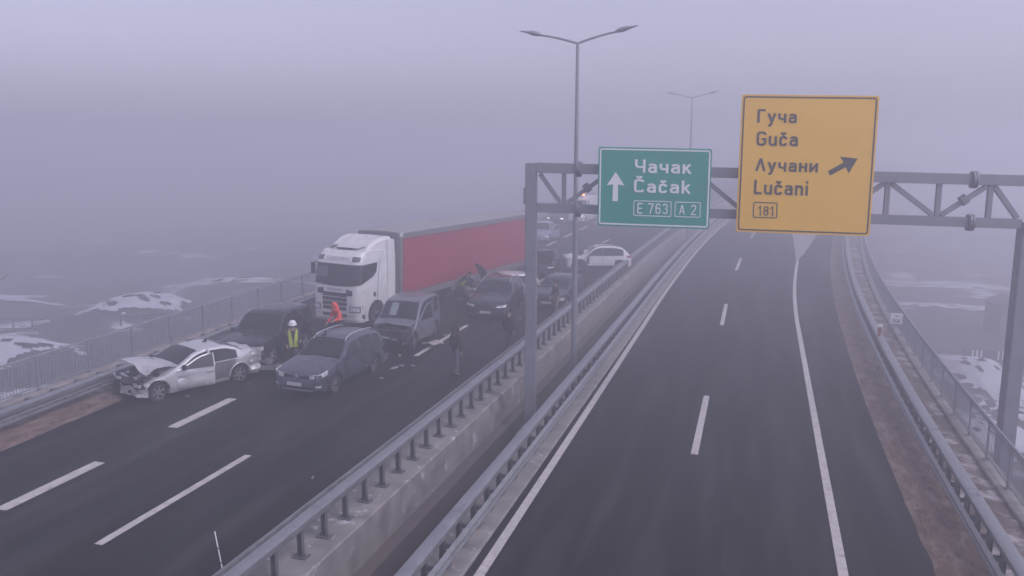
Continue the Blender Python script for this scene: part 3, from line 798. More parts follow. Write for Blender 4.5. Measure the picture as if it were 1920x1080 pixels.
def crush(fr=None, rr=None, amp=.08, freq=3.5, seed=0, L=4.6, dy=0):
    """dents: jitter vertices ahead of x>fr or behind x<rr"""
    def f(p):
        k = 0
        if fr is not None and p.x > fr: k = min(1, (p.x - fr) / .5)
        if rr is not None and p.x < rr: k = min(1, (rr - p.x) / .5)
        if k <= 0: return p
        n = noise.noise_vector((p.x * freq + seed, p.y * freq, p.z * freq))
        return p + Vector((n.x * amp * 1.2, n.y * amp, n.z * amp * .8)) * k
    return f
def sheetpart(name, mat, root, pts, thick=.025, parent=None):
    """bent sheet from a grid of points (rows of equal length)"""
    f = [[Vector(p) for p in r] for r in pts]; b = MB(); n, m = len(f), len(f[0])
    vs = [p for r in f for p in r] + [p - Vector((0, 0, thick)) for r in f for p in r]; fs = []; o = n * m
    for i in range(n - 1):
        for j in range(m - 1):
            a = i * m + j; fs.append((a, a + 1, a + m + 1, a + m)); fs.append((o + a, o + a + m, o + a + m + 1, o + a + 1))
    for i in range(n - 1):
        for j in (0, m - 1): a = i * m + j; fs.append((a, a + m, o + a + m, o + a))
    for j in range(m - 1):
        for i in (0, n - 1): a = i * m + j; fs.append((a, a + 1, o + a + 1, o + a))
    b.raw(vs, fs)
    return b.build(name, mat, parent or root, 25)
def engine(root, x0, x1, w, z0, z1, seed=1):
    """torn engine bay: dark block, radiator, hoses, struts"""
    rnd = random.Random(seed); b = MB()
    b.box(((x0 + x1) / 2, 0, (z0 + z1) / 2), (x1 - x0, w, z1 - z0))
    for k in range(26):
        b.box((rnd.uniform(x0, x1 + .1), rnd.uniform(-w / 2, w / 2), rnd.uniform(z0 + .1, z1 + .05)), (rnd.uniform(.08, .3), rnd.uniform(.08, .3), rnd.uniform(.06, .2)), Matrix.Rotation(rnd.uniform(-.6, .6), 3, 'Z') @ Matrix.Rotation(rnd.uniform(-.4, .4), 3, 'Y'))
    for k in range(6):
        y = rnd.uniform(-w / 2, w / 2); p = [(x1 + rnd.uniform(-.1, .12), y, z1 - .1), (x1 + .1, y + rnd.uniform(-.2, .2), (z0 + z1) / 2), (x1 - .1, y + rnd.uniform(-.3, .3), z0 + .05)]
        b.tube(p, .025, 5)
    b.build("engine_bay", pm("engine_black", (.035, .035, .037), .6, var=.6, scale=14), root, 0)
def open_door(c, sd, a, b_, ang, zlo, framemat, glassmat, handle=True, top=.1):
    """door swung open about its front edge: panel, window frame, glass"""
    hx, hy = c.L / 2 - a, sd * (c.hw(a, c.belt) + .015)
    def T(s, z, y):
        p = Vector((c.L / 2 - s - hx, y, z)); p = Matrix.Rotation(-sd * R(ang), 3, 'Z') @ p
        return Vector((hx, hy, 0)) + p
    side = lambda s, z: sd * (c.hw(s, z) - c.hw(a, c.belt))
    f, g_ = [], []
    for k in range(9):
        s = a + (b_ - a) * k / 8; rf, rg = [], []
        for j in range(8):
            z = zlo + (c.belt - zlo) * j / 7; q = .03 * noise.noise((s * 3, z * 6, 2)) - .03 * math.exp(-((z - .62) / .06) ** 2)
            rf.append(T(s, z, side(s, z) + q * sd)); rg.append(T(s, z, side(s, z) - sd * .08))
        f.append(rf); g_.append(rg)
    d = c.shell("door", c.paint, f, g_)
    tz = lambda s: min(c.zt(s) - top, c.roof - top)
    fr = [T(s, max(c.belt, tz(s)), side(s, max(c.belt, tz(s))) ) for s in [a + (b_ - a) * k / 12 for k in range(13)]] + [T(b_, c.belt, side(b_, c.belt))]
    b = MB(); b.tube(fr, .024, 6); b.build("window_frame", framemat, d, 40)
    f, g_ = [], []
    for k in range(9):
        s = a + .05 + (b_ - a - .08) * k / 8; rf, rg = [], []
        for j in range(4):
            z = c.belt + max(.002, tz(s) - c.belt) * j / 3; rf.append(T(s, z, side(s, z))); rg.append(T(s, z, side(s, z) - sd * .012))
        f.append(rf); g_.append(rg)
    c.shell("window", glassmat, f, g_, d)
    if handle:
        b = MB(); b.box(T(b_ - .16, c.belt - .12, side(b_, c.belt) + sd * .03), (.2, .03, .035), Matrix.Rotation(-sd * R(ang), 3, 'Z')); b.build("handle", framemat, d, 0)
    return d
def heading_of(p, q):     # bearing from rear point q to front point p
    return math.degrees(math.atan2(p[0] - q[0], p[1] - q[1]))

# --- silver saloon, front and rear crushed, doors open
SILV = paint("silver_paint", (.60, .60, .61), .35, .32)
hd = heading_of((-17.62, 19.8), (-16.57, 22.47)); f_ = Vector((math.sin(R(hd)), math.cos(R(hd)))); l_ = Vector((-f_.y, f_.x))
Lm = 4.36; ax = (.60, 3.45)
mid = (Vector((-17.50, 19.76)) + Vector((-16.45, 22.43))) / 2 - l_ * .80
ctr = mid + f_ * ((ax[0] + ax[1]) / 2 - Lm / 2)
root = place("saloon_car", ctr.x, ctr.y, hd)
tag(root, "wrecked silver saloon with crumpled bonnet and open doors against the left verge", "car", "crashed cars on the left carriageway")
_cf, _cr = crush(1.35, None, .10, 3.2, 4), crush(None, -1.35, .15, 3.4, 11)
mcr = lambda p_: _cr(_cf(p_))
mc = Car(root, Lm, 1.82, [(0, .58), (.06, .62), (.3, .66), (.81, .80), (1.16, .95), (1.38, 1.03), (2.06, 1.33), (2.51, 1.385), (2.96, 1.37), (3.38, 1.25), (3.84, 1.05), (4.1, 1.03), (4.28, .98), (4.36, .86)], .88, ax, .32, .19, .24, .80, .80, black=(.22, .75), crumple=mcr, paintm=SILV)
mc.wheels(6, turn=8)
mc.glasshouse(1.31, 2.09, 2.91, 3.78, [(1.48, 2.38), (2.46, 3.38)], skip=((1, 0), (1, 1)))
dark_open = BLKP
mc.patch("door_opening", BLKP, 1, 1.28, 2.36, .36, lambda s: min(mc.zt(s) - .09, mc.roof - .09), .005, 10, 6)
mc.patch("side_window", GLASS, 1, 2.46, 3.38, mc.belt + .03, lambda s: min(mc.zt(s) - .10, mc.roof - .10), .010, 12, 4)
mc.patch("door", pm("shaded_silver_door", (.17, .17, .185), .45, .3), 1, 2.41, 3.30, lambda s: max(.31, .33 + math.sqrt(max(0, .42 ** 2 - (3.45 - s) ** 2))), mc.belt, .012, 16, 5)  # silver rear door coloured darker, shade behind the open front door painted in
mc.doors([(1.26, 2.38), (2.42, 3.0)], skip=((1, 0), (1, 1)))
open_door(mc, 1, 1.22, 2.38, 15, .28, SILV, GLASS)
b = MB(); b.box((Lm / 2 - 2.40, mc.hw(2.40, 1.15) + .012, 1.15), (.06, .03, .46), Matrix.Rotation(R(14), 3, 'X')); b.build("door_pillar", SILV, root, 0)
b = MB(); b.box((Lm / 2 - 2.11, .45, 1.02), (.10, .04, .32)); b.build("airbag_curtain", pm("airbag_cloth", (.42, .5, .52), .9), root, 0)
mc.mirrors(1.42, BLKP)
engine(root, 1.40, 1.90, 1.30, .34, .72, 3)
# bonnet pushed up into a ridge, torn front edge
rows = []
for i in range(19):
    t = i / 18; s = 1.34 - 1.08 * t; row = []
    for j in range(23):
        y = -.80 + 1.6 * j / 22; z = 1.0 + .17 * math.sin(min(1, t * 1.1) * 1.75) * (1 - .28 * abs(y + .2) ** 1.5) - .16 * max(0, t - .72) * 3 * (1 / (1 + math.exp(-(y - .25) * 9)))
        z += .028 * noise.noise((t * 3.5, y * 2.6, 7)) * t + .018 * noise.noise((t * 9, y * 7, 2)) * t - .07 * t * t / (1 + math.exp(-(y - .4) * 7))
        row.append((Lm / 2 - s + .07 * noise.noise((y * 3.3, t, 1)) * t, y, z))
    rows.append(row)
sheetpart("bonnet", SILV, root, rows)
for sd in (1, -1):
    mc.nosepatch("headlight", LAMPG, sd * .42, sd * .86, .58, .68, .02, 8, 2)
mc.nosepatch("bumper_skirt", SILV, -.3, 1.02, .24, .50, .03, 12, 3)
b = MB(); b.raw([(Lm / 2 - 2.6, 0, 1.41), (Lm / 2 - 2.8, 0, 1.41), (Lm / 2 - 2.78, 0, 1.53), (Lm / 2 - 2.6, .03, 1.41), (Lm / 2 - 2.8, .03, 1.41), (Lm / 2 - 2.78, .03, 1.53)], [(0, 1, 2), (3, 5, 4), (0, 3, 4, 1), (1, 4, 5, 2), (2, 5, 3, 0)]); b.build("roof_fin", BLKP, root, 0)
# folded quarter panel and hanging boot edge
rows = []
for i in range(7):
    t = i / 6; s = 3.86 + .5 * t; row = []
    for j in range(6):
        z = .62 + .44 * j / 5; y = mc.hw(min(s, 4.34), .8) + .02 + .07 * noise.noise((s * 5, z * 6, 2)) + .05 * math.sin(s * 11 + z * 5) * t
        row.append((Lm / 2 - s, y, z + .05 * noise.noise((s * 6, z * 2, 9))))
    rows.append(row)
f = [[Vector(p) for p in r] for r in rows]; mc.shell("rear_wing", SILV, f, [[p + Vector((0, -.03, 0)) for p in r] for r in f])
b = MB(); rr_ = mc.rad + .085
pts = [(Lm / 2 - ax[1] + rr_ * math.cos(q * math.pi / 10), mc.hw(ax[1], .6) + .012, mc.rad + rr_ * math.sin(q * math.pi / 10)) for q in range(11)]
b.tube(pts, .016, 6); b.build("wheel_arch_lip", SILV, root, 40)

# --- grey-blue crossover, intact
GREYB = paint("grey_blue_paint", (.095, .105, .135), .4, .30)
root = place("crossover_car", -13.60, 23.75, 180 + 1.5)
tag(root, "undamaged dark grey crossover with roof rails, nearest the camera in the middle of the lane", "car", "crashed cars on the left carriageway")
k = Car(root, 4.45, 1.80, [(0, .70), (.08, .80), (.25, .88), (.7, .98), (1.15, 1.06), (1.35, 1.10), (2.05, 1.53), (2.5, 1.60), (3.2, 1.595), (3.9, 1.51), (4.35, 1.18), (4.41, 1.0), (4.45, .85)], 1.0, (.90, 3.55), .355, .24, .22, .80, .84, paintm=GREYB)
k.wheels(7, .225)
k.glasshouse(1.25, 2.08, 3.85, 4.36, [(1.50, 2.55), (2.63, 3.45), (3.52, 4.02)])
k.doors([(1.42, 2.55), (2.60, 3.50)], hm=CHROME)
k.mirrors(1.52)
k.rails(1.95, 3.95)
for sd in (1, -1):
    hl = k.nosepatch("headlight", LAMPG, sd * .47, sd * 1.12, lambda t: .70 + .10 * t, lambda t: .82 + .11 * t, .012, 10, 3)
    k.nosepatch("lamp_unit", CHROME, sd * .66, sd * .84, .745, .84, .018, 4, 2, parent=hl)
    k.nosepatch("grille_slot", BLKP, sd * .12, sd * .46, lambda t: .70, lambda t: .77 + .03 * t, .012, 6, 2)
    k.nosepatch("fog_lamp", LAMPG, sd * .68, sd * .82, .44, .50, .014, 4, 2)
    k.patch("arch_trim", BLKP, sd, .48, 1.34, .24, .34, .012, 6, 2)
    k.patch("sill_trim", BLKP, sd, 1.4, 3.1, .24, .40, .012, 8, 2)
k.nosepatch("bumper_intake", BLKP, -.62, .62, .34, .44, .012, 10, 2)
k.nosepatch("bumper_trim", STEEL, -.55, .55, .30, .335, .02, 10, 1)
b = MB(); x = 4.5 / 2 + .03
for (y0, z0), (y1, z1) in (((0, .84), (.065, .755)), ((.065, .755), (0, .67)), ((0, .67), (-.065, .755)), ((-.065, .755), (0, .84))): b.beam((x, y0, z0), (x, y1, z1), .03, .026, up=(1, 0, 0))
b.build("emblem", CHROME, root, 0)
k.plate(.50, -.08)
for y0 in (-.55, .25):
    b = MB(); b.beam(k.loc(1.32, y0, k.top(1.32, y0) + .03), k.loc(1.42, y0 + .5, k.top(1.42, y0 + .5) + .03), .02, .02); b.build("wiper", BLKP, root, 0)
b = MB(); p = k.loc(2.15, -.30, k.top(2.15, .3) + .09); b.box(p, (.12, .10, .18)); b.box(p + Vector((.062, 0, .03)), (.004, .04, .09), None, 1); b.build("roof_box", [BLKP, SWHITE], root, 0, bevel=.01)

# --- black off-roader behind the saloon
BLK = paint("black_paint", (.022, .022, .026), .3, .3)
root = place("offroad_car", -17.62, 25.95, 180 - 5)
tag(root, "black off-road car with pale headlight, pressed behind the silver saloon beside the left guardrail", "car", "crashed cars on the left carriageway")
k = Car(root, 4.45, 1.88, [(0, .72), (.06, .86), (.2, .95), (.7, 1.02), (1.2, 1.06), (1.34, 1.09), (2.0, 1.64), (2.4, 1.74), (3.3, 1.76), (4.1, 1.70), (4.33, 1.2), (4.42, 1.0), (4.45, .85)], 1.02, (.86, 3.50), .37, .27, .17, .86, .88, paintm=BLK, crumple=crush(1.95, None, .05, 3, 2))
k.wheels(5, .24)
k.glasshouse(1.24, 2.02, 4.08, 4.36, [(1.48, 2.45), (2.53, 3.35), (3.43, 4.05)])
k.doors([(1.40, 2.45), (2.52, 3.38)]); k.mirrors(1.5)
for sd in (1, -1):
    k.nosepatch("headlight", LAMPG, sd * .52, sd * 1.02, .74, .89, .014, 8, 2)
    k.nosepatch("bumper_strip", STEEL2, sd * .6, sd * 1.05, .61, .65, .014, 8, 1)
k.nosepatch("grille", STEEL2, -.48, .48, .74, .86, .012, 8, 2)
k.nosepatch("bumper_intake", BLKP, -.7, .7, .36, .52, .012, 10, 2)

# --- grey van-like car with the smashed nose
VANG = paint("van_grey_paint", (.21, .215, .245), .45, .36)
hd = 180 - 4
root = place("leisure_van", -13.75, 30.05, hd)
tag(root, "grey tall car-van with smashed black nose and its driver's door hanging open, before the truck", "van", "crashed cars on the left carriageway")
Lk = 4.05
k = Car(root, Lk, 1.80, [(0, .58), (.1, .62), (.45, .66), (.75, .86), (1.0, 1.10), (1.12, 1.16), (1.75, 1.68), (2.1, 1.80), (2.6, 1.83), (3.4, 1.82), (3.92, 1.74), (4.0, 1.2), (4.05, .8)], 1.07, (.72, 3.38), .32, .22, .13, .82, .94, paintm=VANG, black=(.85, .80), crumple=crush(1.35, None, .10, 3.2, 6))
k.wheels(6, .2, STEEL2)
k.glasshouse(1.02, 1.82, 3.85, 3.99, [(1.20, 2.2), (2.30, 3.08), (3.16, 3.78)], skip=((1, 0),))
k.patch("door_opening", BLKP, 1, 1.15, 2.22, .36, lambda s: min(k.zt(s) - .10, k.roof - .10), .005, 10, 6)
open_door(k, 1, 1.12, 2.22, 13, .32, VANG, GLASS)
k.doors([(1.15, 2.22), (2.28, 3.15)], skip=((1, 0),)); k.mirrors(1.3, BLKP, skip=(1,))
engine(root, 1.35, 2.05, 1.55, .30, .86, 5)
k.toppatch("pale_screen_patch", pm("pale_screen_colour", (.20, .25, .255), .8), 1.2, 1.68, .1, off=.018, ymin=-.42, ymax=-.12)  # pale rectangle laid on the windscreen glass
rows = []
for i in range(7):
    t = i / 6; s = 1.12 - .72 * t; row = []
    for j in range(11):
        y = -.80 + 1.6 * j / 10; z = 1.13 - .06 * t - .07 * abs(y) * t + .05 * math.exp(-((y + .2) / .12) ** 2) * t + .025 * noise.noise((t * 3, y * 4, 3)); row.append((Lk / 2 - s + .04 * noise.noise((y * 3, t, 4)), y, z))
    rows.append(row)
sheetpart("bonnet", VANG, root, rows)
b = MB(); b.tube([(2.06, -.72, .60), (2.16, -.3, .63), (2.12, .1, .58), (2.02, .42, .50)], [.04, .045, .045, .03], 8); b.build("crash_beam", STEEL, root, 40)
b = MB(); b.box((1.98, .68, .42), (.14, .2, .13), Matrix.Rotation(.5, 3, 'X')); b.build("headlight", LAMPG, root, 0, bevel=.02)
k.patch("windscreen_pillar", VANG, 1, 1.06, 1.16, .9, 1.1, .01, 2, 2)

# --- white lorry cab and red curtain trailer
TW = 7.6
root = place("lorry_cab", -17.70, 31.2, 180 + 9)
tag(root, "white high-roof lorry cab with black grille and dark wrap windows, facing us", "lorry", None)
W2 = 1.24
fo = pchip([(.25, .10), (.6, 0), (1.3, .0), (1.9, .03), (2.75, .17), (2.98, .22), (3.2, .36), (3.42, .62)])
def cab_pt(d, z, off=0.0, rear=2.28, rad=.30):
    s_ = 1 if d >= 0 else -1; d = abs(d); w = W2 - .03 * max(0, z - 1.9) - (.05 * max(0, z - 3.0)); st = w - rad; arc = rad * math.pi / 2
    if d < st: return Vector((-fo(z) + off, s_ * d, z))
    if d < st + arc:
        q = (d - st) / rad; return Vector((-fo(z) - rad + (rad + off) * math.cos(q), s_ * (st + (rad + off) * math.sin(q)), z))
    return Vector((max(-rear, -fo(z) - rad - (d - st - arc)), s_ * (w + off), z))
ds = [0, .35, .7, .9, 1.0, 1.1, 1.2, 1.3, 1.4, 1.5, 1.8, 2.2, 2.6, 3.0, 3.5]
def cab_sec(z): return [cab_pt(d, z) for d in ds] + [cab_pt(-d, z) for d in reversed(ds[1:])]
b = MB(); b.loft([cab_sec(z) for z in (.30, .36, .6, .9, 1.3, 1.6, 1.9, 2.2, 2.5, 2.75, 2.98, 3.1, 3.2, 3.32, 3.40)])
body = b.build("cab_shell", [WHITEP, BLKP], root, 0)
cb = MB(); n = 32; rr_ = .64
for sd in (-1, 1): cb.loft([[(-1.42 + rr_ * math.cos(2 * math.pi * q / n), y, .52 + rr_ * math.sin(2 * math.pi * q / n)) for q in range(n)] for y in (sd * .75, sd * 1.5)])
co = cb.build("cut", [BLKP, BLKP], root, 0)
for p in co.data.polygons: p.material_index = 1
md = body.modifiers.new("b", 'BOOLEAN'); md.object = co; md.operation = 'DIFFERENCE'; md.solver = 'EXACT'; md.material_mode = 'INDEX'
me = evaluated(body); bpy.data.objects.remove(co); me.materials.clear(); link_mesh("cab_shell", me, [WHITEP, BLKP], root, 30)
def cabpatch(name, mat, d0, d1, z0, z1, off=.015, n=12, nz=4, parent=None):
    lo = z0 if callable(z0) else (lambda t: z0); hi = z1 if callable(z1) else (lambda t: z1); f, g_ = [], []
    for q in range(n + 1):
        t = q / n; d = d0 + (d1 - d0) * t
        f.append([cab_pt(d, lo(t) + (hi(t) - lo(t)) * j / nz, off) for j in range(nz + 1)]); g_.append([cab_pt(d, lo(t) + (hi(t) - lo(t)) * j / nz, off - .04) for j in range(nz + 1)])
    return Car.shell(type("o", (), {"root": root})(), name, mat, f, g_, parent)
cabpatch("windscreen", GLASS, -1.30, 1.30, lambda t: 1.98 - .10 * math.sin(t * math.pi), 2.86, .014, 20)
for sd in (1, -1):
    cabpatch("side_window", GLASS, sd * 1.32, sd * 2.42, lambda t: 1.98 + .0 * t + (.34 * t if t < .75 else .34 * .75 + .9 * (t - .75)), lambda t: 2.84 + .03 * t, .014, 14)
    cabpatch("lower_headlight", LAMPG, sd * .82, sd * 1.28, .80, 1.00, .018, 8, 2)
    cabpatch("headlight_surround", BLKP, sd * .78, sd * 1.34, .76, 1.04, .010, 8, 2)
    cabpatch("corner_vent", BLKP, sd * .62, sd * .95, lambda t: 1.50 - .0 * t, lambda t: 1.78 - .05 * t, .012, 6, 2)
    cabpatch("fog_lamp", LAMPG, sd * .86, sd * 1.12, .60, .68, .018, 6, 2)
    cabpatch("side_step", BLKP, sd * 1.44, sd * 1.62, .42, .64, .012, 4, 2)
    cabpatch("side_marker", LAMPG, sd * 1.44, sd * 1.66, .92, 1.02, .012, 4, 2)
    cabpatch("door_handle", BLKP, sd * 2.30, sd * 2.46, 1.34, 1.54, .014, 3, 2)
    cabpatch("roof_lamp", STEEL2, sd * .82, sd * 1.12, 3.02, lambda t: 3.17 - .02 * t, .02, 6, 2)
    cabpatch("lamp_surround", BLKP, sd * .78, sd * 1.16, 2.99, lambda t: 3.20 - .02 * t, .012, 6, 2)
    cabpatch("door_gap", BLKP, sd * 2.60, sd * 2.63, .95, 3.0, .006, 1, 8)
    b = MB(); b.box((-2.62, sd * 1.21, 1.95), (.66, .05, 2.5)); b.box((-2.62, sd * 1.16, 3.45), (.66, .12, .7), None, 0, .9); b.build("side_fairing", WHITEP, root, 0, bevel=.03)
    b = MB(); b.box((-.30, sd * 1.42, 2.55), (.18, .16, .5)); b.beam((-.42, sd * 1.2, 2.85), (-.3, sd * 1.42, 2.78), .04, .04); b.build("mirror", BLKP, root, 0, bevel=.03) if sd < 0 else None
for z0, z1, w in ((1.42, 1.60, .66), (1.22, 1.38, .66), (1.02, 1.18, .66), (.82, .98, .64)):
    cabpatch("grille_band", BLKP, -w, w, z0, z1, .014, 8, 2)
cabpatch("pale_screen_patch", pm("pale_cab_screen_colour", (.10, .125, .13), .8), -1.12, -.45, 2.25, 2.72, .02, 8, 2)  # slightly paler patch on one side of the cab windscreen
cabpatch("lower_grille", BLKP, -.66, .66, .52, .66, .014, 8, 2)
cabpatch("name_panel", pm("pale_grey_panel", (.42, .42, .43), .5), -.42, .42, 1.68, 1.79, .014, 6, 1)
cabpatch("visor_panel", pm("visor_grey_panel", (.50, .50, .515), .5), -.66, .66, 3.02, 3.16, .016, 6, 1)
cabpatch("sun_visor", WHITEP, -1.38, 1.38, 2.86, 2.99, .05, 20, 2)
cabpatch("bumper_lip", WHITEP, -1.5, 1.5, .30, .46, .03, 20, 2)
b = MB()
fair = []
for x, w, z in ((-.62, 1.08, 3.40), (-1.05, 1.10, 3.44), (-1.2, 1.06, 3.60), (-1.75, 1.10, 3.86), (-2.3, 1.14, 3.95), (-2.7, 1.16, 3.93)):
    fair.append([(x, -w, 3.30), (x, -w, z - .12), (x, -w + .12, z), (x, 0, z + .02), (x, w - .12, z), (x, w, z - .12), (x, w, 3.30)])
b.loft(fair); b.build("roof_fairing", WHITEP, root, 30)
b = MB(); b.box((-.92, 0, 3.47), (.42, .95, .05), Matrix.Rotation(-.12, 3, 'Y')); b.build("roof_hatch", BLKP, root, 0, bevel=.03)
for y in (-.72, -.62, .70): 
    b = MB(); b.tube([(-.66, y, 3.47), (-1.15, y * 1.15, 3.56)], .022, 6); b.build("roof_bar", BLKP, root, 40)
b = MB(); b.box((-3.4, 0, .75), (4.6, .9, .28)); b.box((-3.1, .95, .62), (1.0, .5, .55)); b.box((-3.1, -.95, .62), (1.0, .5, .55)); b.build("chassis", DARKC, root, 0)
for x in (-1.42, -5.1):
    for sd in (1, -1): wheel(root, x, sd * 1.08, .51, .33, 8, rimmat=STEEL2)

CURT = pm("red_curtain", (.30, .020, .036), .55, var=.14, scale=.9, stretch=(.25, 1, 2.2), bump=.35)
tl = 15.8
root = place("curtain_trailer", -17.0, 34.25, 180 + TW)
tag(root, "long semi-trailer with red side curtain and pale roof, coupled behind the white lorry cab", "trailer")
GREYF = pm("trailer_front_grey", (.165, .16, .165), .6, var=.12, scale=2)
ROOFG = pm("trailer_roof", (.30, .29, .285), .7, var=.1, scale=1.2)
RAILG = pm("trailer_rail", (.16, .15, .155), .6, var=.12)
b = MB(); P = rrect(.16, 2.54, .06, 4)
b.loft([[(x, y, z) for x, y in P] for z in (1.10, 4.06)]); o = b.build("front_wall", GREYF, root, 30)
b = MB(); b.tube([(.09, .95, 1.2), (.09, .95, 3.9)], .03, 6); b.build("air_line_post", STEEL2, root, 40)
for sd in (1, -1):
    f = []
    for i in range(73):
        x = -.10 - (tl - .2) * i / 72; row = []
        for j in range(9):
            z = 1.18 + 2.62 * j / 8; q = .020 * math.sin(i * 2.1) * (1 - abs(j - 4) / 5) + .03 * noise.noise((x * .8, z * .9, sd))
            row.append(Vector((x, sd * (1.255 + q), z)))
        f.append(row)
    Car.shell(type("o", (), {"root": root})(), "side_curtain", CURT, f, [[p - Vector((0, sd * .03, 0)) for p in r] for r in f])
    b = MB()
    for q in range(24): b.box((-.5 - (tl - .9) * q / 23, sd * 1.292, 1.20), (.05, .012, .26))
    b.build("curtain_buckles", RAILG, root, 0, fix=False)
    b = MB(); b.box((-tl / 2, sd * 1.27, 3.93), (tl, .05, .26)); b.build("roof_rail", RAILG, root, 0, bevel=.01)
    b = MB(); b.box((-tl / 2, sd * 1.265, 1.02), (tl, .04, .30)); b.build("side_rail", RAILG, root, 0, bevel=.01)
    b = MB(); b.box((-4.9 - 2.6, sd * 1.2, .72), (5.2, .03, .26)); b.build("side_guard", STEEL, root, 0)
    b = MB(); b.box((-2.6, sd * .95, .6), (.14, .14, 1.15)); b.box((-2.6, sd * .95, .05), (.3, .25, .05)); b.build("landing_leg", STEEL2, root, 0)
    for x in (-9.6, -10.9, -12.2): wheel(root, x, sd * 1.05, .5, .35, 8, rimmat=STEEL2)
b = MB(); b.loft([[(x, y, 4.06 + .06 * (1 - (y / 1.27) ** 2) + .012 * noise.noise((x, y, 0))) for y in (-1.27, -.8, -.3, .3, .8, 1.27)] + [(x, 1.27, 4.02), (x, -1.27, 4.02)] for x in [.05 - tl * k / 30 for k in range(31)]]); b.build("roof", ROOFG, root, 30)
b = MB(); b.box((-tl / 2, 0, 1.05), (tl, 2.48, .12)); b.box((-tl / 2, .5, .88), (tl - .6, .12, .25)); b.box((-tl / 2, -.5, .88), (tl - .6, .12, .25)); b.build("chassis", DARKC, root, 0)
b = MB(); b.box((-tl + .05, 0, 2.55), (.1, 2.5, 2.95)); b.build("rear_door", GREYF, root, 0)
for sd in (1, -1):
    b = MB(); b.box((.02, sd * 1.22, 3.98), (.16, .14, .2)); b.build("corner_cap", WHITEP, root, 0, bevel=.02)

# --- dark premium crossover with chrome roof rails
NAVY = paint("dark_slate_paint", (.035, .036, .046), .35, .28)
root = place("crossover_car", -12.05, 37.2, 180 - 5)
tag(root, "black crossover with bright chrome roof rails just left of the gantry column", "car", "crashed cars on the left carriageway")
k = Car(root, 4.9, 1.95, [(0, .72), (.06, .88), (.25, .98), (.8, 1.06), (1.3, 1.12), (1.5, 1.16), (2.2, 1.62), (2.7, 1.72), (3.5, 1.71), (4.3, 1.60), (4.75, 1.2), (4.87, 1.0), (4.9, .9)], 1.06, (.92, 3.85), .37, .25, .2, .82, .86, paintm=NAVY)
k.wheels(5, .25)
k.glasshouse(1.4, 2.24, 4.3, 4.75, [(1.66, 2.75), (2.84, 3.72), (3.8, 4.4)])
k.doors([(1.55, 2.72), (2.8, 3.7)]); k.mirrors(1.66); k.rails(2.1, 4.4, CHROME, .05, .09)
DRL = emis("daylight_lamp", (.9, .92, 1), .55)
for sd in (1, -1):
    hl = k.nosepatch("headlight", LAMPG, sd * .52, sd * 1.08, lambda t: .76 + .05 * t, lambda t: .83 + .08 * t, .014, 8, 2)
    k.nosepatch("light_strip", DRL if sd > 0 else LAMPG, sd * .52, sd * 1.06, lambda t: .745 + .05 * t, lambda t: .77 + .05 * t, .02, 8, 1, parent=hl)
k.nosepatch("grille", BLKP, -.46, .46, .46, .84, .012, 8, 3)
k.nosepatch("bumper_chrome", CHROME, -.5, .9, .44, .465, .018, 12, 1)
k.plate(.50)
# shiny window surround on the left flank
for sd in (1, -1):
    b = MB(); b.tube([k.loc(s, sd * (k.hw(s, min(k.zt(s) - .085, k.roof - .085)) + .012), min(k.zt(s) - .085, k.roof - .085)) for s in [1.66 + 2.7 * q / 20 for q in range(21)]], .014, 6); b.build("window_trim", CHROME, root, 40)

# --- pale car behind it, nose towards the lorry, bonnet raised
PALE = paint("pale_silver_paint", (.55, .55, .56), .3, .36)
hd = -128
root = place("hatchback_car", -12.95, 40.75, hd)
tag(root, "pale car with its black-lined bonnet raised, nose to the lorry, behind the chrome-railed crossover", "car", "crashed cars on the left carriageway")
k = Car(root, 4.1, 1.75, [(0, .62), (.08, .74), (.3, .82), (.8, .86), (1.1, .94), (1.25, 1.0), (1.95, 1.40), (2.4, 1.47), (3.1, 1.45), (3.8, 1.28), (4.0, .95), (4.1, .8)], .92, (.82, 3.35), .31, .2, .2, .8, .84, paintm=PALE)
k.wheels(6); k.glasshouse(1.15, 1.98, 3.3, 3.95, [(1.4, 2.3), (2.38, 3.2)]); k.doors([(1.3, 2.3), (2.36, 3.2)]); k.mirrors(1.4)
rows = []
for i in range(8):
    t = i / 7; rows.append([(4.1 / 2 - 1.15 + .30 * t + .12 * t * t, -.74 + 1.48 * j / 8 + (.0), .98 + .98 * t + .05 * math.cos(j / 8 * 6.28) * t - .12 * (abs(j - 4) / 4) ** 3 * t) for j in range(9)])
f = [[Vector(p) for p in r] for r in rows]; Car.shell(k, "raised_bonnet", BLKP, f, [[p + Vector((-.05, 0, .0)) for p in r] for r in f])
k.toppatch("engine_bay", BLKP, .15, 1.1, .1, .1, .02)
for sd in (1, -1): k.nosepatch("headlight", LAMPG, sd * .45, sd * .95, .60, .74, .014, 6, 2)

# --- dark car half behind the lamp pole
DGR = paint("dark_grey_paint", (.055, .055, .062), .4, .32)
root = place("estate_car", -9.75, 40.75, 180 + 3)
tag(root, "dark grey car with pale headlight and plate, half hidden by the lamp pole", "car", "crashed cars on the left carriageway")
k = Car(root, 4.4, 1.78, [(0, .62), (.06, .74), (.25, .84), (.8, .92), (1.15, .98), (1.3, 1.02), (2.0, 1.40), (2.5, 1.48), (3.3, 1.47), (4.0, 1.34), (4.3, .98), (4.4, .8)], .92, (.85, 3.5), .315, .2, .2, .8, .84, paintm=DGR)
k.wheels(6); k.glasshouse(1.2, 2.03, 3.9, 4.28, [(1.45, 2.4), (2.48, 3.3), (3.38, 3.9)]); k.doors([(1.35, 2.4), (2.46, 3.3)]); k.mirrors(1.45); k.plate(.45)
for sd in (1, -1): k.nosepatch("headlight", LAMPG, sd * .48, sd * .98, .60, .74, .014, 8, 2)
k.nosepatch("grille", BLKP, -.42, .42, .56, .70, .012, 6, 2)

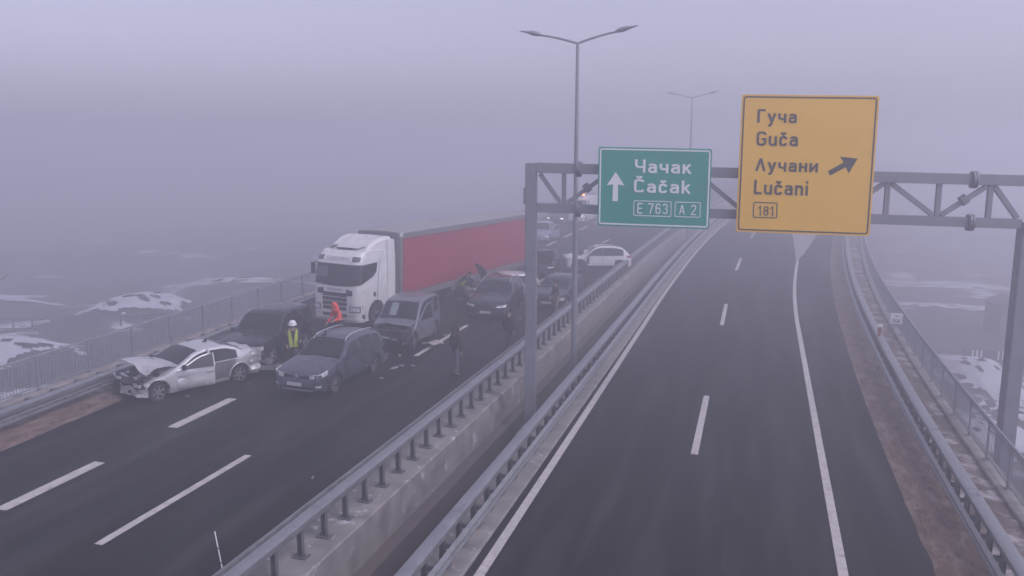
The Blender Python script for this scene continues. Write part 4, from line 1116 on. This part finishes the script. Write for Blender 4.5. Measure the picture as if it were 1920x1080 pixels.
# --- black car behind the gantry column with raised bonnet
root = place("saloon_car", -13.05, 50.2, 180 - 8)
tag(root, "black car with raised bonnet, mostly hidden behind the gantry column beside the trailer end", "car", "crashed cars on the left carriageway")
k = Car(root, 4.5, 1.8, [(0, .64), (.06, .78), (.25, .88), (.8, .95), (1.25, 1.02), (1.4, 1.06), (2.1, 1.42), (2.6, 1.49), (3.2, 1.47), (3.9, 1.22), (4.3, 1.06), (4.45, .98), (4.5, .85)], .94, (.88, 3.6), .33, .22, .2, .82, .86, paintm=BLK, crumple=crush(1.6, None, .07, 3, 9))
k.wheels(5); k.glasshouse(1.3, 2.13, 3.1, 3.85, [(1.55, 2.5), (2.58, 3.4)]); k.doors([(1.45, 2.5), (2.56, 3.4)]); k.mirrors(1.55)
rows = [[(4.5 / 2 - 1.3 + .5 * t - .2 * t * t, -.75 + 1.5 * j / 8, 1.04 + .62 * t + .04 * math.cos(j / 8 * 6.28) * t) for j in range(9)] for t in [i / 6 for i in range(7)]]
f = [[Vector(p) for p in r] for r in rows]; Car.shell(k, "raised_bonnet", BLK, f, [[p + Vector((-.03, 0, -.01)) for p in r] for r in f])
for sd in (1, -1): k.nosepatch("light_strip", DRL, sd * .55, sd * 1.0, .74, .77, .016, 8, 1)

# --- white crossover standing across the lanes
root = place("crossover_car", -9.95, 52.3, -112, .1)
tag(root, "white crossover standing across the lanes in side view, crushed at its front wheel", "car", "crashed cars on the left carriageway")
k = Car(root, 4.34, 1.82, [(0, .74), (.06, .88), (.25, .97), (.8, 1.02), (1.15, 1.06), (1.3, 1.10), (1.95, 1.55), (2.4, 1.64), (3.1, 1.63), (3.75, 1.52), (4.15, 1.16), (4.28, 1.0), (4.34, .85)], 1.02, (.84, 3.50), .36, .24, .2, .82, .86, paintm=WHITEP, crumple=crush(1.6, None, .05, 3, 2))
k.wheels(5, .22, STEEL2); k.glasshouse(1.2, 1.98, 3.75, 4.16, [(1.42, 2.38), (2.395, 3.78)], head=.085); k.doors([(1.32, 2.38), (2.44, 3.2)]); k.mirrors(1.5, BLKP); k.rails(1.95, 3.6, BLKP, .06)
for sd in (1, -1):
    k.patch("arch_trim", BLKP, sd, 3.0, 4.0, .26, lambda s: .42 + .38 * math.sqrt(max(0, 1 - ((s - 3.5) / .5) ** 2)), .006, 14, 3)
    k.patch("arch_trim", BLKP, sd, .34, 1.42, .26, lambda s: .40 + .44 * math.sqrt(max(0, 1 - ((s - .88) / .54) ** 2)), .012, 14, 3)
    k.patch("sill_trim", BLKP, sd, 1.42, 3.0, .24, .40, .012, 8, 2)
    k.patch("tail_light", REDL, sd, 4.02, 4.32, .92, 1.06, .014, 6, 2)
    k.patch("wing_vent", BLKP, sd, 1.36, 1.50, .55, .95, .014, 3, 3)
    k.nosepatch("headlight", LAMPG, sd * .5, sd * 1.0, .78, .90, .014, 8, 2)
b = MB(); b.raw([(.95, .7, 1.02), (.72, .72, 1.02), (1.0, .68, 1.42), (.70, .70, 1.40), (.95, .66, 1.02), (.72, .68, 1.02), (1.0, .64, 1.42), (.70, .66, 1.40)], [(0, 1, 3, 2), (4, 6, 7, 5), (0, 2, 6, 4), (1, 5, 7, 3), (2, 3, 7, 6), (0, 4, 5, 1)]); b.build("bonnet_corner", WHITEP, root, 0)
b = MB(); b.box((1.25, .1, 1.12), (.5, .9, .22), Matrix.Rotation(.35, 3, 'Y')); b.build("torn_bonnet", BLKP, root, 0, bevel=.04)

# --- far cars in the fog, with lights
BLUEG = paint("pale_blue_paint", (.33, .36, .44), .4, .34)
HEADL = emis("headlamp", (1, .97, .9), 1.5)
def faint_car(label, X, Y, hd, pm_, lit, prof=None, L=4.4):
    root = place("distant_car", X, Y, hd); tag(root, label, "car", "crashed cars on the left carriageway")
    k = Car(root, L, 1.78, prof or [(0, .62), (.06, .76), (.25, .86), (.8, .92), (1.15, .98), (1.3, 1.02), (2.0, 1.44), (2.5, 1.52), (3.3, 1.5), (4.0, 1.34), (4.3, .98), (L, .8)], .94, (.85, L - .9), .32, .2, .2, .8, .84, paintm=pm_)
    k.wheels(5); k.glasshouse(1.2, 2.03, 3.9, 4.28, [(1.45, 2.4), (2.48, 3.3)]); k.doors([(1.35, 2.4), (2.46, 3.3)]); k.mirrors(1.45)
    for sd in (1, -1): k.nosepatch("headlight", HEADL if lit else LAMPG, sd * .55, sd * .85, .62, .72, .014, 6, 2)
    return k
k = faint_car("pale blue car right of the gantry column in the fog, its front door standing open", -17.2, 65.6, 180 - 6, BLUEG, False)
open_door(k, 1, 1.3, 2.35, 35, .3, CHROME, GLASS)
for sd in (1, -1): k.nosepatch("light_strip", DRL, sd * .5, sd * .95, .58, .61, .02, 6, 1)
faint_car("distant car in the fog with two lit headlights under the gantry beam", -18.55, 78.4, 180 + 4, DGR, True)
root = place("rescue_van", -16.9, 80.5, 180 + 4); tag(root, "tall pale rescue van deep in the fog with an orange roof beacon", "van")
k = Car(root, 5.6, 1.98, [(0, .8), (.08, 1.0), (.4, 1.1), (.8, 1.2), (1.0, 1.26), (1.7, 2.2), (2.0, 2.45), (2.8, 2.55), (5.4, 2.5), (5.58, 1.6), (5.6, 1.0)], 1.25, (.95, 4.5), .35, .25, .1, .84, .95, paintm=WHITEP)
k.wheels(6); k.glasshouse(.95, 1.75, 5.3, 5.55, [(1.15, 2.1)], skip=('rw',))
for sd in (1, -1): k.nosepatch("headlight", HEADL if sd > 0 else LAMPG, sd * .6, sd * .85, .80, .92, .014, 6, 2)
b = MB(); b.box((.75, -.25, 2.66), (.25, 1.2, .12)); b.build("beacon_bar", SWHITE, root, 0)
b = MB(); b.lathe([(0, .16), (.12, .15), (.14, .08), (.14, 0)], 14, 'z', (.75, .28, 2.72)); b.build("beacon", emis("orange_beacon", (1, .25, .06), 7), root, 40)

# ------------------------------------------------------------------ debris on the carriageway
SHARD = pm("pale_plastic", (.34, .34, .35), .5, var=.3, scale=20)
def debris(name, label, X, Y, mat, w, l, h, seed, cat="debris", dz=.004):
    rnd = random.Random(seed); b = MB(); n = 5; rows = []
    for i in range(n):
        rows.append([Vector(((i / (n - 1) - .5) * l + rnd.uniform(-.06, .06) * l, (j / (n - 1) - .5) * w + rnd.uniform(-.08, .08) * w, h * rnd.uniform(.5, 1.0))) for j in range(n)])
    o = Car.shell(type("o", (), {"root": None})(), name, mat, rows, [[Vector((p.x, p.y, max(0, p.z - .02 if h > .05 else 0))) for p in r] for r in rows])
    o.location = (X, Y, zr(X, Y) + dz); o.rotation_euler = (0, R(1.3), rnd.uniform(0, 3)); tag(o, label, cat, "wreckage scattered on the road")
    return o
debris("torn_bumper", "torn dark bumper lying at the silver saloon's rear, before the black off-roader", -16.1, 23.55, DEBR, .9, 1.3, .42, 3)
debris("loose_boot_panel", "loose grey panel leaning on the torn bumper behind the silver saloon", -16.3, 23.9, VANG, .6, .9, .55, 12)
debris("pale_panel", "pale flat board lying on the lane line right of the smashed van", -12.35, 29.6, CARD, .6, .7, .22, 5)
debris("floor_mat", "pale brown sheet on the road between the torn bumper and the grey crossover", -15.5, 24.0, CARD, .6, .9, .03, 8)
debris("black_trim", "long black trim strip under the smashed van's nose", -13.6, 26.9, DEBR, .9, 1.4, .10, 9)
for i, (X, Y, m, s_, lab) in enumerate([(-12.35, 25.95, SHARD, .32, "thin white trim sliver on the road before the smashed van"), (-11.85, 26.5, SHARD, .16, "small white scrap nearest the walker in the dark hooded coat"), (-12.25, 26.35, SHARD, .16, "white lamp shard between the smashed van and the walker"), (-12.2, 24.6, SHARD, .13, "tiny white chip behind the grey crossover's rear wheel"), (-17.0, 20.5, DEBR, .12, "dark chip by the silver saloon's front door"), (-10.55, 36.2, SHARD, .18, "white shard left of the gantry column"), (-12.6, 31.6, SHARD, .12, "white chip beyond the pale board"), (-12.95, 27.7, LAMPG, .16, "broken lamp glass under the smashed van's nose"), (-16.0, 22.3, DEBR, .16, "dark scrap by the silver saloon's rear wheel"), (-9.95, 16.2, SHARD, .07, "tiny pale chip on the bare asphalt near the guardrail"), (-13.9, 27.6, SHARD, .14, "white splinter below the smashed van's bumper beam")]):
    debris("lamp_shard" if m is LAMPG else "plastic_shard", lab, X, Y, m, s_ * .4, s_ * 1.15, .05, 20 + i)

# ------------------------------------------------------------------ people
def skinmesh(pts, edges, root_i=0, sub=1):
    """pts: {name: (pos, radius)}; one smooth surface grown along the edges"""
    names = list(pts); idx = {n: i for i, n in enumerate(names)}
    me = bpy.data.meshes.new("figure"); me.from_pydata([tuple(pts[n][0]) for n in names], [(idx[a], idx[b_]) for a, b_ in edges], [])
    o = bpy.data.objects.new("figure", me); COL.objects.link(o)
    md = o.modifiers.new("skin", 'SKIN'); md.use_smooth_shade = True
    for i, n in enumerate(names):
        sv = me.skin_vertices[0].data[i]; r = pts[n][1]; sv.radius = (r, r) if not isinstance(r, tuple) else r; sv.use_root = (i == root_i)
    if sub: sm = o.modifiers.new("sub", 'SUBSURF'); sm.levels = sub; sm.render_levels = sub
    return evaluated(o)
SKIN = pm("skin", (.42, .26, .19), .6, var=.06)
def cloth(name, col): return pm(name, col, .9, var=.22, scale=14, bump=.3)
HAIR = pm("dark_hair", (.02, .016, .014), .8, var=.3, scale=20)
def person(label, X, Y, head, top, trousers, lean=0, turn=0, arms=((12, 10, 25), (12, 10, 25)), stride=.06, h=1.76, shoes=BLKP, coat=.0, hood=None, helmet=None, vest=None, knees=0, group="people around the wrecks", look=0, crouch=0):
    """arms: (out, forward, elbow bend) in degrees for left and right"""
    root = empty("person", (X, Y, zr(X, Y)), (0, 0, R(90 - head))); tag(root, label, "person", group)
    q = h / 1.76; V = Vector
    hip = V((0, 0, .94 * q - crouch)); B = Matrix.Rotation(R(lean), 3, 'Y')
    up = lambda x, y, z: hip + B @ V((x, y, z)) * q
    J = {"pelvis": (hip, .125), "waist": (up(.0, 0, .17), .125), "chest": (up(.01, 0, .36), .145), "neck0": (up(0, 0, .50), .075), "neck": (up(.01, 0, .56), .055)}
    hb = B @ Matrix.Rotation(R(look), 3, 'Z')
    nk = up(.01, 0, .56); Hc = lambda x, y, z: nk + hb @ V((x, y, z)) * q
    J["head0"] = (Hc(.02, 0, .06), .075); J["head"] = (Hc(.03, 0, .14), .098); J["crown"] = (Hc(.02, 0, .215), .075)
    E_ = [("pelvis", "waist"), ("waist", "chest"), ("chest", "neck0"), ("neck0", "neck"), ("neck", "head0"), ("head0", "head"), ("head", "crown")]
    fing = []
    for sd, n_, (out, fwd, elb) in ((1, "l", arms[0]), (-1, "r", arms[1])):
        sh = up(0, sd * .19, .455); J["sh" + n_] = (sh, .068)
        def dirn(o_, f_): 
            v = V((math.sin(R(f_)), sd * math.sin(R(o_)) , -math.cos(R(f_)) * math.cos(R(o_)))); return v.normalized()
        a = dirn(out, fwd); el = sh + a * .29 * q; c_ = dirn(out * .3 - 8, fwd + elb); wr = el + c_ * .25 * q
        J["el" + n_] = (el, .048); J["wr" + n_] = (wr, .031); palm = wr + c_ * .075 * q; J["pa" + n_] = (palm, (.036, .02))
        E_ += [("chest", "sh" + n_), ("sh" + n_, "el" + n_), ("el" + n_, "wr" + n_), ("wr" + n_, "pa" + n_)]
        sid = c_.cross(V((0, 1, 0))).normalized(); bend = V((0, -sd, 0))
        for i, (o_, l_) in enumerate(((-.030, .068), (-.010, .078), (.010, .074), (.029, .058))):
            p0 = palm + sid * o_ * .9 + c_ * .028; p1 = p0 + c_ * l_ * .5 + bend * .008; p2 = p1 + c_ * l_ * .42 + bend * .024
            for m_, pp in enumerate((p0, p1, p2)): J[f"f{n_}{i}{m_}"] = (pp, .0088 - .001 * m_)
            E_ += [("pa" + n_, f"f{n_}{i}0"), (f"f{n_}{i}0", f"f{n_}{i}1"), (f"f{n_}{i}1", f"f{n_}{i}2")]
        t0 = wr + c_ * .03 - sid * .03; t1 = t0 + c_ * .035 - sid * .025 + bend * .012; J["t" + n_ + "0"] = (t0, .011); J["t" + n_ + "1"] = (t1, .009)
        E_ += [("wr" + n_, "t" + n_ + "0"), ("t" + n_ + "0", "t" + n_ + "1")]
        hp = hip + V((0, sd * .095 * q, -.04)); J["hp" + n_] = (hp, .098)
        st = sd * stride; kx = st * .6 + knees + crouch * .9
        kn = V((kx, sd * .105 * q, .49 * q - crouch * .35)); an = V((st, sd * .11 * q, .085)); to = V((st + .15, sd * .125 * q, .035))
        J["kn" + n_] = (kn, .064); J["an" + n_] = (an, .042); J["to" + n_] = (to, .035)
        E_ += [("pelvis", "hp" + n_), ("hp" + n_, "kn" + n_), ("kn" + n_, "an" + n_), ("an" + n_, "to" + n_)]
    BJ = {n: (v[0], v[1] if n[:2] in ("he", "cr", "pa", "wr", "tl", "tr") or n[0] == "f" else (v[1] * .78)) for n, v in J.items()}
    body = link_mesh("body", skinmesh(BJ, E_), SKIN, root, 60)
    def grow(names, edges, k, mats, nm, sub=1, extra=None):
        P = {n: (J[n][0], (J[n][1][0] if isinstance(J[n][1], tuple) else J[n][1]) * k(n)) for n in names}
        if extra: P.update(extra)
        return link_mesh(nm, skinmesh(P, edges, 0, sub), mats, root, 60)
    # trousers
    tn = ["pelvis"] + [a + s_ for s_ in "lr" for a in ("hp", "kn", "an")]
    grow(tn, [("pelvis", "hpl"), ("hpl", "knl"), ("knl", "anl"), ("pelvis", "hpr"), ("hpr", "knr"), ("knr", "anr")], lambda n: 1.62 if n[:2] == "an" else 1.2 if n[:2] == "kn" else 1.1, trousers, "trousers")
    for s_ in "lr":
        a, t = J["an" + s_][0], J["to" + s_][0]
        b = MB(); secs = []
        for x, w, hh in ((-.10, .035, .08), (-.04, .045, .10), (.04, .045, .08), (.12, .05, .05), (.17, .03, .03)):
            secs.append([(a.x + x, a.y + w * math.cos(i * math.pi / 5), max(.002, hh * .5 + hh * .55 * math.sin(i * math.pi / 5))) for i in range(10)])
        b.loft(secs); b.build("shoe", shoes, root, 50)
    # jacket
    ex = {"hem": (hip + V((0, 0, -.10 - coat)) + V((.02 if lean > 20 else 0, 0, 0)), .150)}
    jn = ["waist", "pelvis", "chest", "neck0"] + [a + s_ for s_ in "lr" for a in ("sh", "el", "wr")]
    grow(jn, [("waist", "pelvis"), ("waist", "chest"), ("chest", "neck0"), ("chest", "shl"), ("shl", "ell"), ("ell", "wrl"), ("chest", "shr"), ("shr", "elr"), ("elr", "wrr"), ("pelvis", "hem")], lambda n: {"wa": 1.28, "pe": 1.25, "ch": 1.22, "ne": 1.15, "sh": 1.34, "el": 1.5, "wr": 1.75}[n[:2]], top, "jacket", 1, ex)
    def ell(nm, mat, c, rx, ry, rz, zmin=-9, xmax=9, zc=0):
        b = MB(); n, m = 16, 10; secs = []
        for i in range(m + 1):
            ph = -math.pi / 2 + math.pi * i / m; zz = max(zmin, rz * math.sin(ph)); cr = math.cos(ph)
            secs.append([c + hb @ V((min(xmax, rx * cr * math.cos(2 * math.pi * k_ / n)), ry * cr * math.sin(2 * math.pi * k_ / n), zz)) for k_ in range(n)])
        b.loft(secs); return b.build(nm, mat, root, 50)
    # face: nose, eyes, mouth, ears
    b = MB(); b.tube([Hc(.118, 0, .15), Hc(.142, 0, .115), Hc(.122, 0, .105)], [.011, .017, .010], 6)
    for sd in (1, -1): b.tube([Hc(.02, sd * .094, .155), Hc(.01, sd * .104, .13), Hc(.02, sd * .094, .105)], [.012, .015, .010], 6)
    b.build("face", SKIN, root, 50)
    b = MB()
    for sd in (1, -1): b.box(Hc(.114, sd * .034, .158), (.012, .028, .010), hb)
    b.box(Hc(.116, 0, .075), (.012, .044, .008), hb); b.build("eyes_and_mouth", HAIR, root, 0)
    if hood is not None:
        ell("hood", hood, Hc(-.015, 0, .15), .150, .140, .165, -.17, .085)
        b = MB(); b.lathe([(.15, -.03), (.17, .02), (.14, .07)], 16, 'z', (0, 0, 0)); b.v = [tuple(Hc(p[0] - .01, p[1], p[2] + .01)) for p in b.v]; b.build("collar", hood, root, 50)
    elif helmet is not None:
        ell("helmet", helmet, Hc(.02, 0, .175), .145, .130, .125, -.03)
        b = MB(); b.lathe([(.128, 0), (.165, -.012), (.128, -.02)], 18, 'z'); b.v = [tuple(Hc(p[0] * 1.05 + .025, p[1], p[2] + .15)) for p in b.v]; b.build("helmet_brim", helmet, root, 50)
        b = MB()
        for k_ in range(4): b.box(Hc(.155 - .012 * abs(k_ - 1.5), -.045 + .03 * k_, .20), (.02, .02, .045), hb)
        b.build("helmet_mark", HAIR, root, 0)
    else:
        ell("hair", HAIR, Hc(.005, 0, .175), .115, .108, .10, -.06, .09)
    if vest is not None:
        ch, wa = J["chest"][0], J["waist"][0]
        for sd in (1, -1):
            f = []
            for i in range(9):
                t = i / 8; a_ = up(.0, sd * .15, .50).lerp(up(.02, sd * .13, -.12), t); fr = B @ V((1, 0, 0)) * (.10 + .085 * math.sin(min(1, t * 1.6) * 1.57))
                inn = up(0, sd * (.10 - .085 * min(1, t * 1.4)), .52 - .64 * t)
                row = [a_ + B @ V((-.02, sd * .045, 0)), a_ + fr * .72 + B @ V((0, sd * .02, 0)), a_.lerp(inn, .5) + fr, inn + fr * 1.02]
                f.append(row)
            Car.shell(type("o", (), {"root": root})(), "hi_vis_vest", vest, f, [[p - B @ V((.014, 0, 0)) for p in r] for r in f])
        f = [[up(-.165 - .02 * math.sin(t * 3), y, .50 - .62 * t) for y in (-.17, -.08, 0, .08, .17)] for t in [i / 6 for i in range(7)]]
        Car.shell(type("o", (), {"root": root})(), "vest_back", vest, f, [[p + B @ V((.014, 0, 0)) for p in r] for r in f])
    return root
HIV = pm("hi_vis_yellow", (.52, .62, .08), .7, var=.12, scale=10)
ORNG = pm("hi_vis_orange", (.80, .060, .03), .7, var=.12, scale=10)
REFL = pm("reflective_tape", (.6, .6, .6), .4)
DK1 = cloth("charcoal_cloth", (.022, .022, .026)); DK2 = cloth("dark_maroon_cloth", (.038, .022, .024)); JEAN = cloth("worn_jeans", (.12, .125, .15)); TAN = cloth("pale_trousers", (.20, .165, .14)); NAV = cloth("navy_cloth", (.024, .026, .036)); BRN = cloth("brown_trousers", (.05, .030, .028))
person("rescuer in white helmet and yellow vest standing between the black off-roader and the grey crossover", -15.75, 24.75, 150, DK1, BRN, 4, 0, ((18, 25, 55), (12, 0, 20)), .08, 1.74, helmet=SWHITE, vest=HIV, look=-10, coat=.18)
p_ = person("rescuer in bright orange hooded jacket bending down in front of the lorry", -15.95, 28.5, 200, ORNG, DK1, 20, 0, ((16, 22, 60), (14, 10, 45)), .10, 1.78, hood=ORNG, knees=.06, look=0)
b = MB()
for s_ in (-1, 1): b.lathe([(.094, -.02), (.096, 0), (.094, .02)], 14, 'z', (.22, s_ * .22, 1.12))
b.build("reflective_band", REFL, p_, 40)
person("walker seen from behind in a dark maroon hooded coat and worn jeans", -9.95, 25.9, 20, DK2, JEAN, 4, 0, ((10, 5, 15), (10, 0, 12)), .05, 1.78, hood=DK2, coat=.10)
person("dim walker in black clothes beyond the barrier, left of the gantry column", -9.15, 29.75, 15, DK1, DK1, 2, 0, ((6, 5, 10), (6, 5, 10)), .06, 1.78, coat=.05)
person("man in navy jacket with a pale collar and light trousers right of the gantry column", -9.15, 37.75, 225, NAV, TAN, 3, 0, ((10, 10, 60), (10, 5, 30)), .08, 1.78, look=15)
r_ = S.objects[-1]
pr = person("worker in a pale yellow vest leaning over the pale car's open engine bay", -14.85, 39.6, 80, NAV, DK1, 42, 0, ((10, 50, 15), (16, 45, 20)), .08, 1.76, vest=HIV, knees=.05)

# ------------------------------------------------------------------ things below the bridge, dim in the fog
def bare_tree(name, label, X, Y, h, seed, spread=.28, group=None, dens=1.0, leafy=False):
    rnd = random.Random(seed); z0 = -9.6; root = empty(name, (X, Y, z0)); tag(root, label, "tree", group)
    tb = MB(); tw = MB()
    tb.tube([(0, 0, 0), (.1, .05, h * .3), (0, .12, h * .6), (.05, 0, h * .95)], [h * .018 + .04, h * .014 + .03, h * .009 + .02, .015], 8)
    def branch(p, d, L, r, lev):
        q = p + d * L * .5 + Vector((rnd.uniform(-.1, .1), rnd.uniform(-.1, .1), rnd.uniform(0, .12))) * L; e = p + d * L + Vector((0, 0, L * .12))
        tw.tube([p, q, e], [r, r * .7, max(.006, r * .35)], 4 if lev > 0 else 5, cap=False)
        if lev < 3:
            for k in range(4 if lev < 2 else 3):
                t = rnd.uniform(.3, 1); b0 = p.lerp(e, t)
                dd = (d + Vector((rnd.uniform(-1, 1), rnd.uniform(-1, 1), rnd.uniform(-.2, .7))) * .75).normalized()
                branch(b0, dd, L * rnd.uniform(.4, .62), r * .5, lev + 1)
    for k in range(int(12 * dens)):
        t = rnd.uniform(.22, .95); a = rnd.uniform(0, 6.28)
        branch(Vector((.05, .05, h * t)), Vector((math.cos(a), math.sin(a), rnd.uniform(.5, 1.1))).normalized(), h * spread * (1.15 - t * .75), h * .006 + .015, 0)
    tb.build("trunk", WOOD, root, 40); tw.build("crown", WOOD, root, 0, fix=False)
    return root
bare_tree("poplar_tree", "tall bare tree at the photo's left edge, crown dim in the fog", -47.9, 36.0, 22.6, 5, .13, dens=2.6)
for i, (X, Y, h, lab) in enumerate([(-52, 42, 2.6, "bare shrubby tree nearest the left snow mound"), (-60, 62, 3.0, "low bare shrub behind the left snow mound")]):
    bare_tree("bare_tree", lab, X, Y, h, 30 + i, .34)
def lattice_frame(label, X, Y, rz, w, h, n):
    b = MB()
    for k in range(n + 1): b.box((w * k / n, 0, h / 2), (.12, .12, h))
    for z in (h * .55, h * .97): b.box((w / 2, 0, z), (w, .10, .10))
    o = b.build("timber_fence", WOOD, None, 0, fix=False); o.location = (X, Y, -9.4); o.rotation_euler = (0, 0, rz); tag(o, label, "fence", "open fences on the snowy slope")
lattice_frame("open post-and-rail fence in front of the left snow mound", -60, 58, R(25), 8, 2.6, 4)
lattice_frame("farther post-and-rail fence left of the snow mound", -70, 56, R(20), 9, 2.2, 5)
lattice_frame("low post-and-rail fence at the far left by the snow drift", -63, 45, R(15), 9, 2.0, 6)
house = empty("brick_shed", (23.3, 84, -9.3), (0, 0, R(12))); tag(house, "dull red brick shed low in the fog beside the right gantry column", "shed")
BRK = pm("dull_brick", (.13, .065, .06), .9, var=.2, scale=3)
b = MB(); b.box((0, 0, 1.8), (3.0, 3.0, 3.8)); b.build("wall", BRK, house, 0)
b = MB(); b.loft([[(-1.7, y, 3.68), (0, y, 4.3), (1.7, y, 3.68), (1.7, y, 3.56), (0, y, 4.15), (-1.7, y, 3.56)] for y in (-1.7, 1.7)]); b.build("roof", pm("roof_tile", (.10, .06, .055), .9), house, 0)
b = MB(); b.box((.2, -1.52, 1.3), (.9, .06, 2.0)); b.build("door", pm("dark_door", (.05, .04, .04), .8), house, 0)
b = MB(); b.box((0, 0, 1.1), (7.6, .06, 1.5)); o = b.build("board_fence", pm("dark_boards", (.06, .05, .05), .9), None, 0); o.location = (20.4, 71.5, -9.4); o.rotation_euler = (0, 0, R(6)); tag(o, "dark board fence with pale slats in front of the brick house", "fence")
bb = MB()
for k in (0, 1, 2, 6, 7, 8, 12, 16, 17): bb.box((-3.0 + .32 * k, -.06, 1.45), (.10, .05, .75))
bb.build("pale_slat", SWHITE, o, 0, fix=False)

# ------------------------------------------------------------------ fog
b = MB(); b.box((0, 45, (14.6 - 12.5) / 2), (1360, 1300, 14.6 + 12.5))
hm = bpy.data.materials.new("fog_air"); hm.use_nodes = True
ht = hm.node_tree; ht.nodes.clear()
ho = ht.nodes.new("ShaderNodeOutputMaterial"); hv = ht.nodes.new("ShaderNodeVolumePrincipled")
hv.inputs["Color"].default_value = (.938, .944, 1.0, 1)
hv.inputs["Density"].default_value = .0144
hv.inputs["Anisotropy"].default_value = .52
ht.links.new(hv.outputs[0], ho.inputs["Volume"])
tag(b.build("haze", hm, None, 0), kind="stuff")
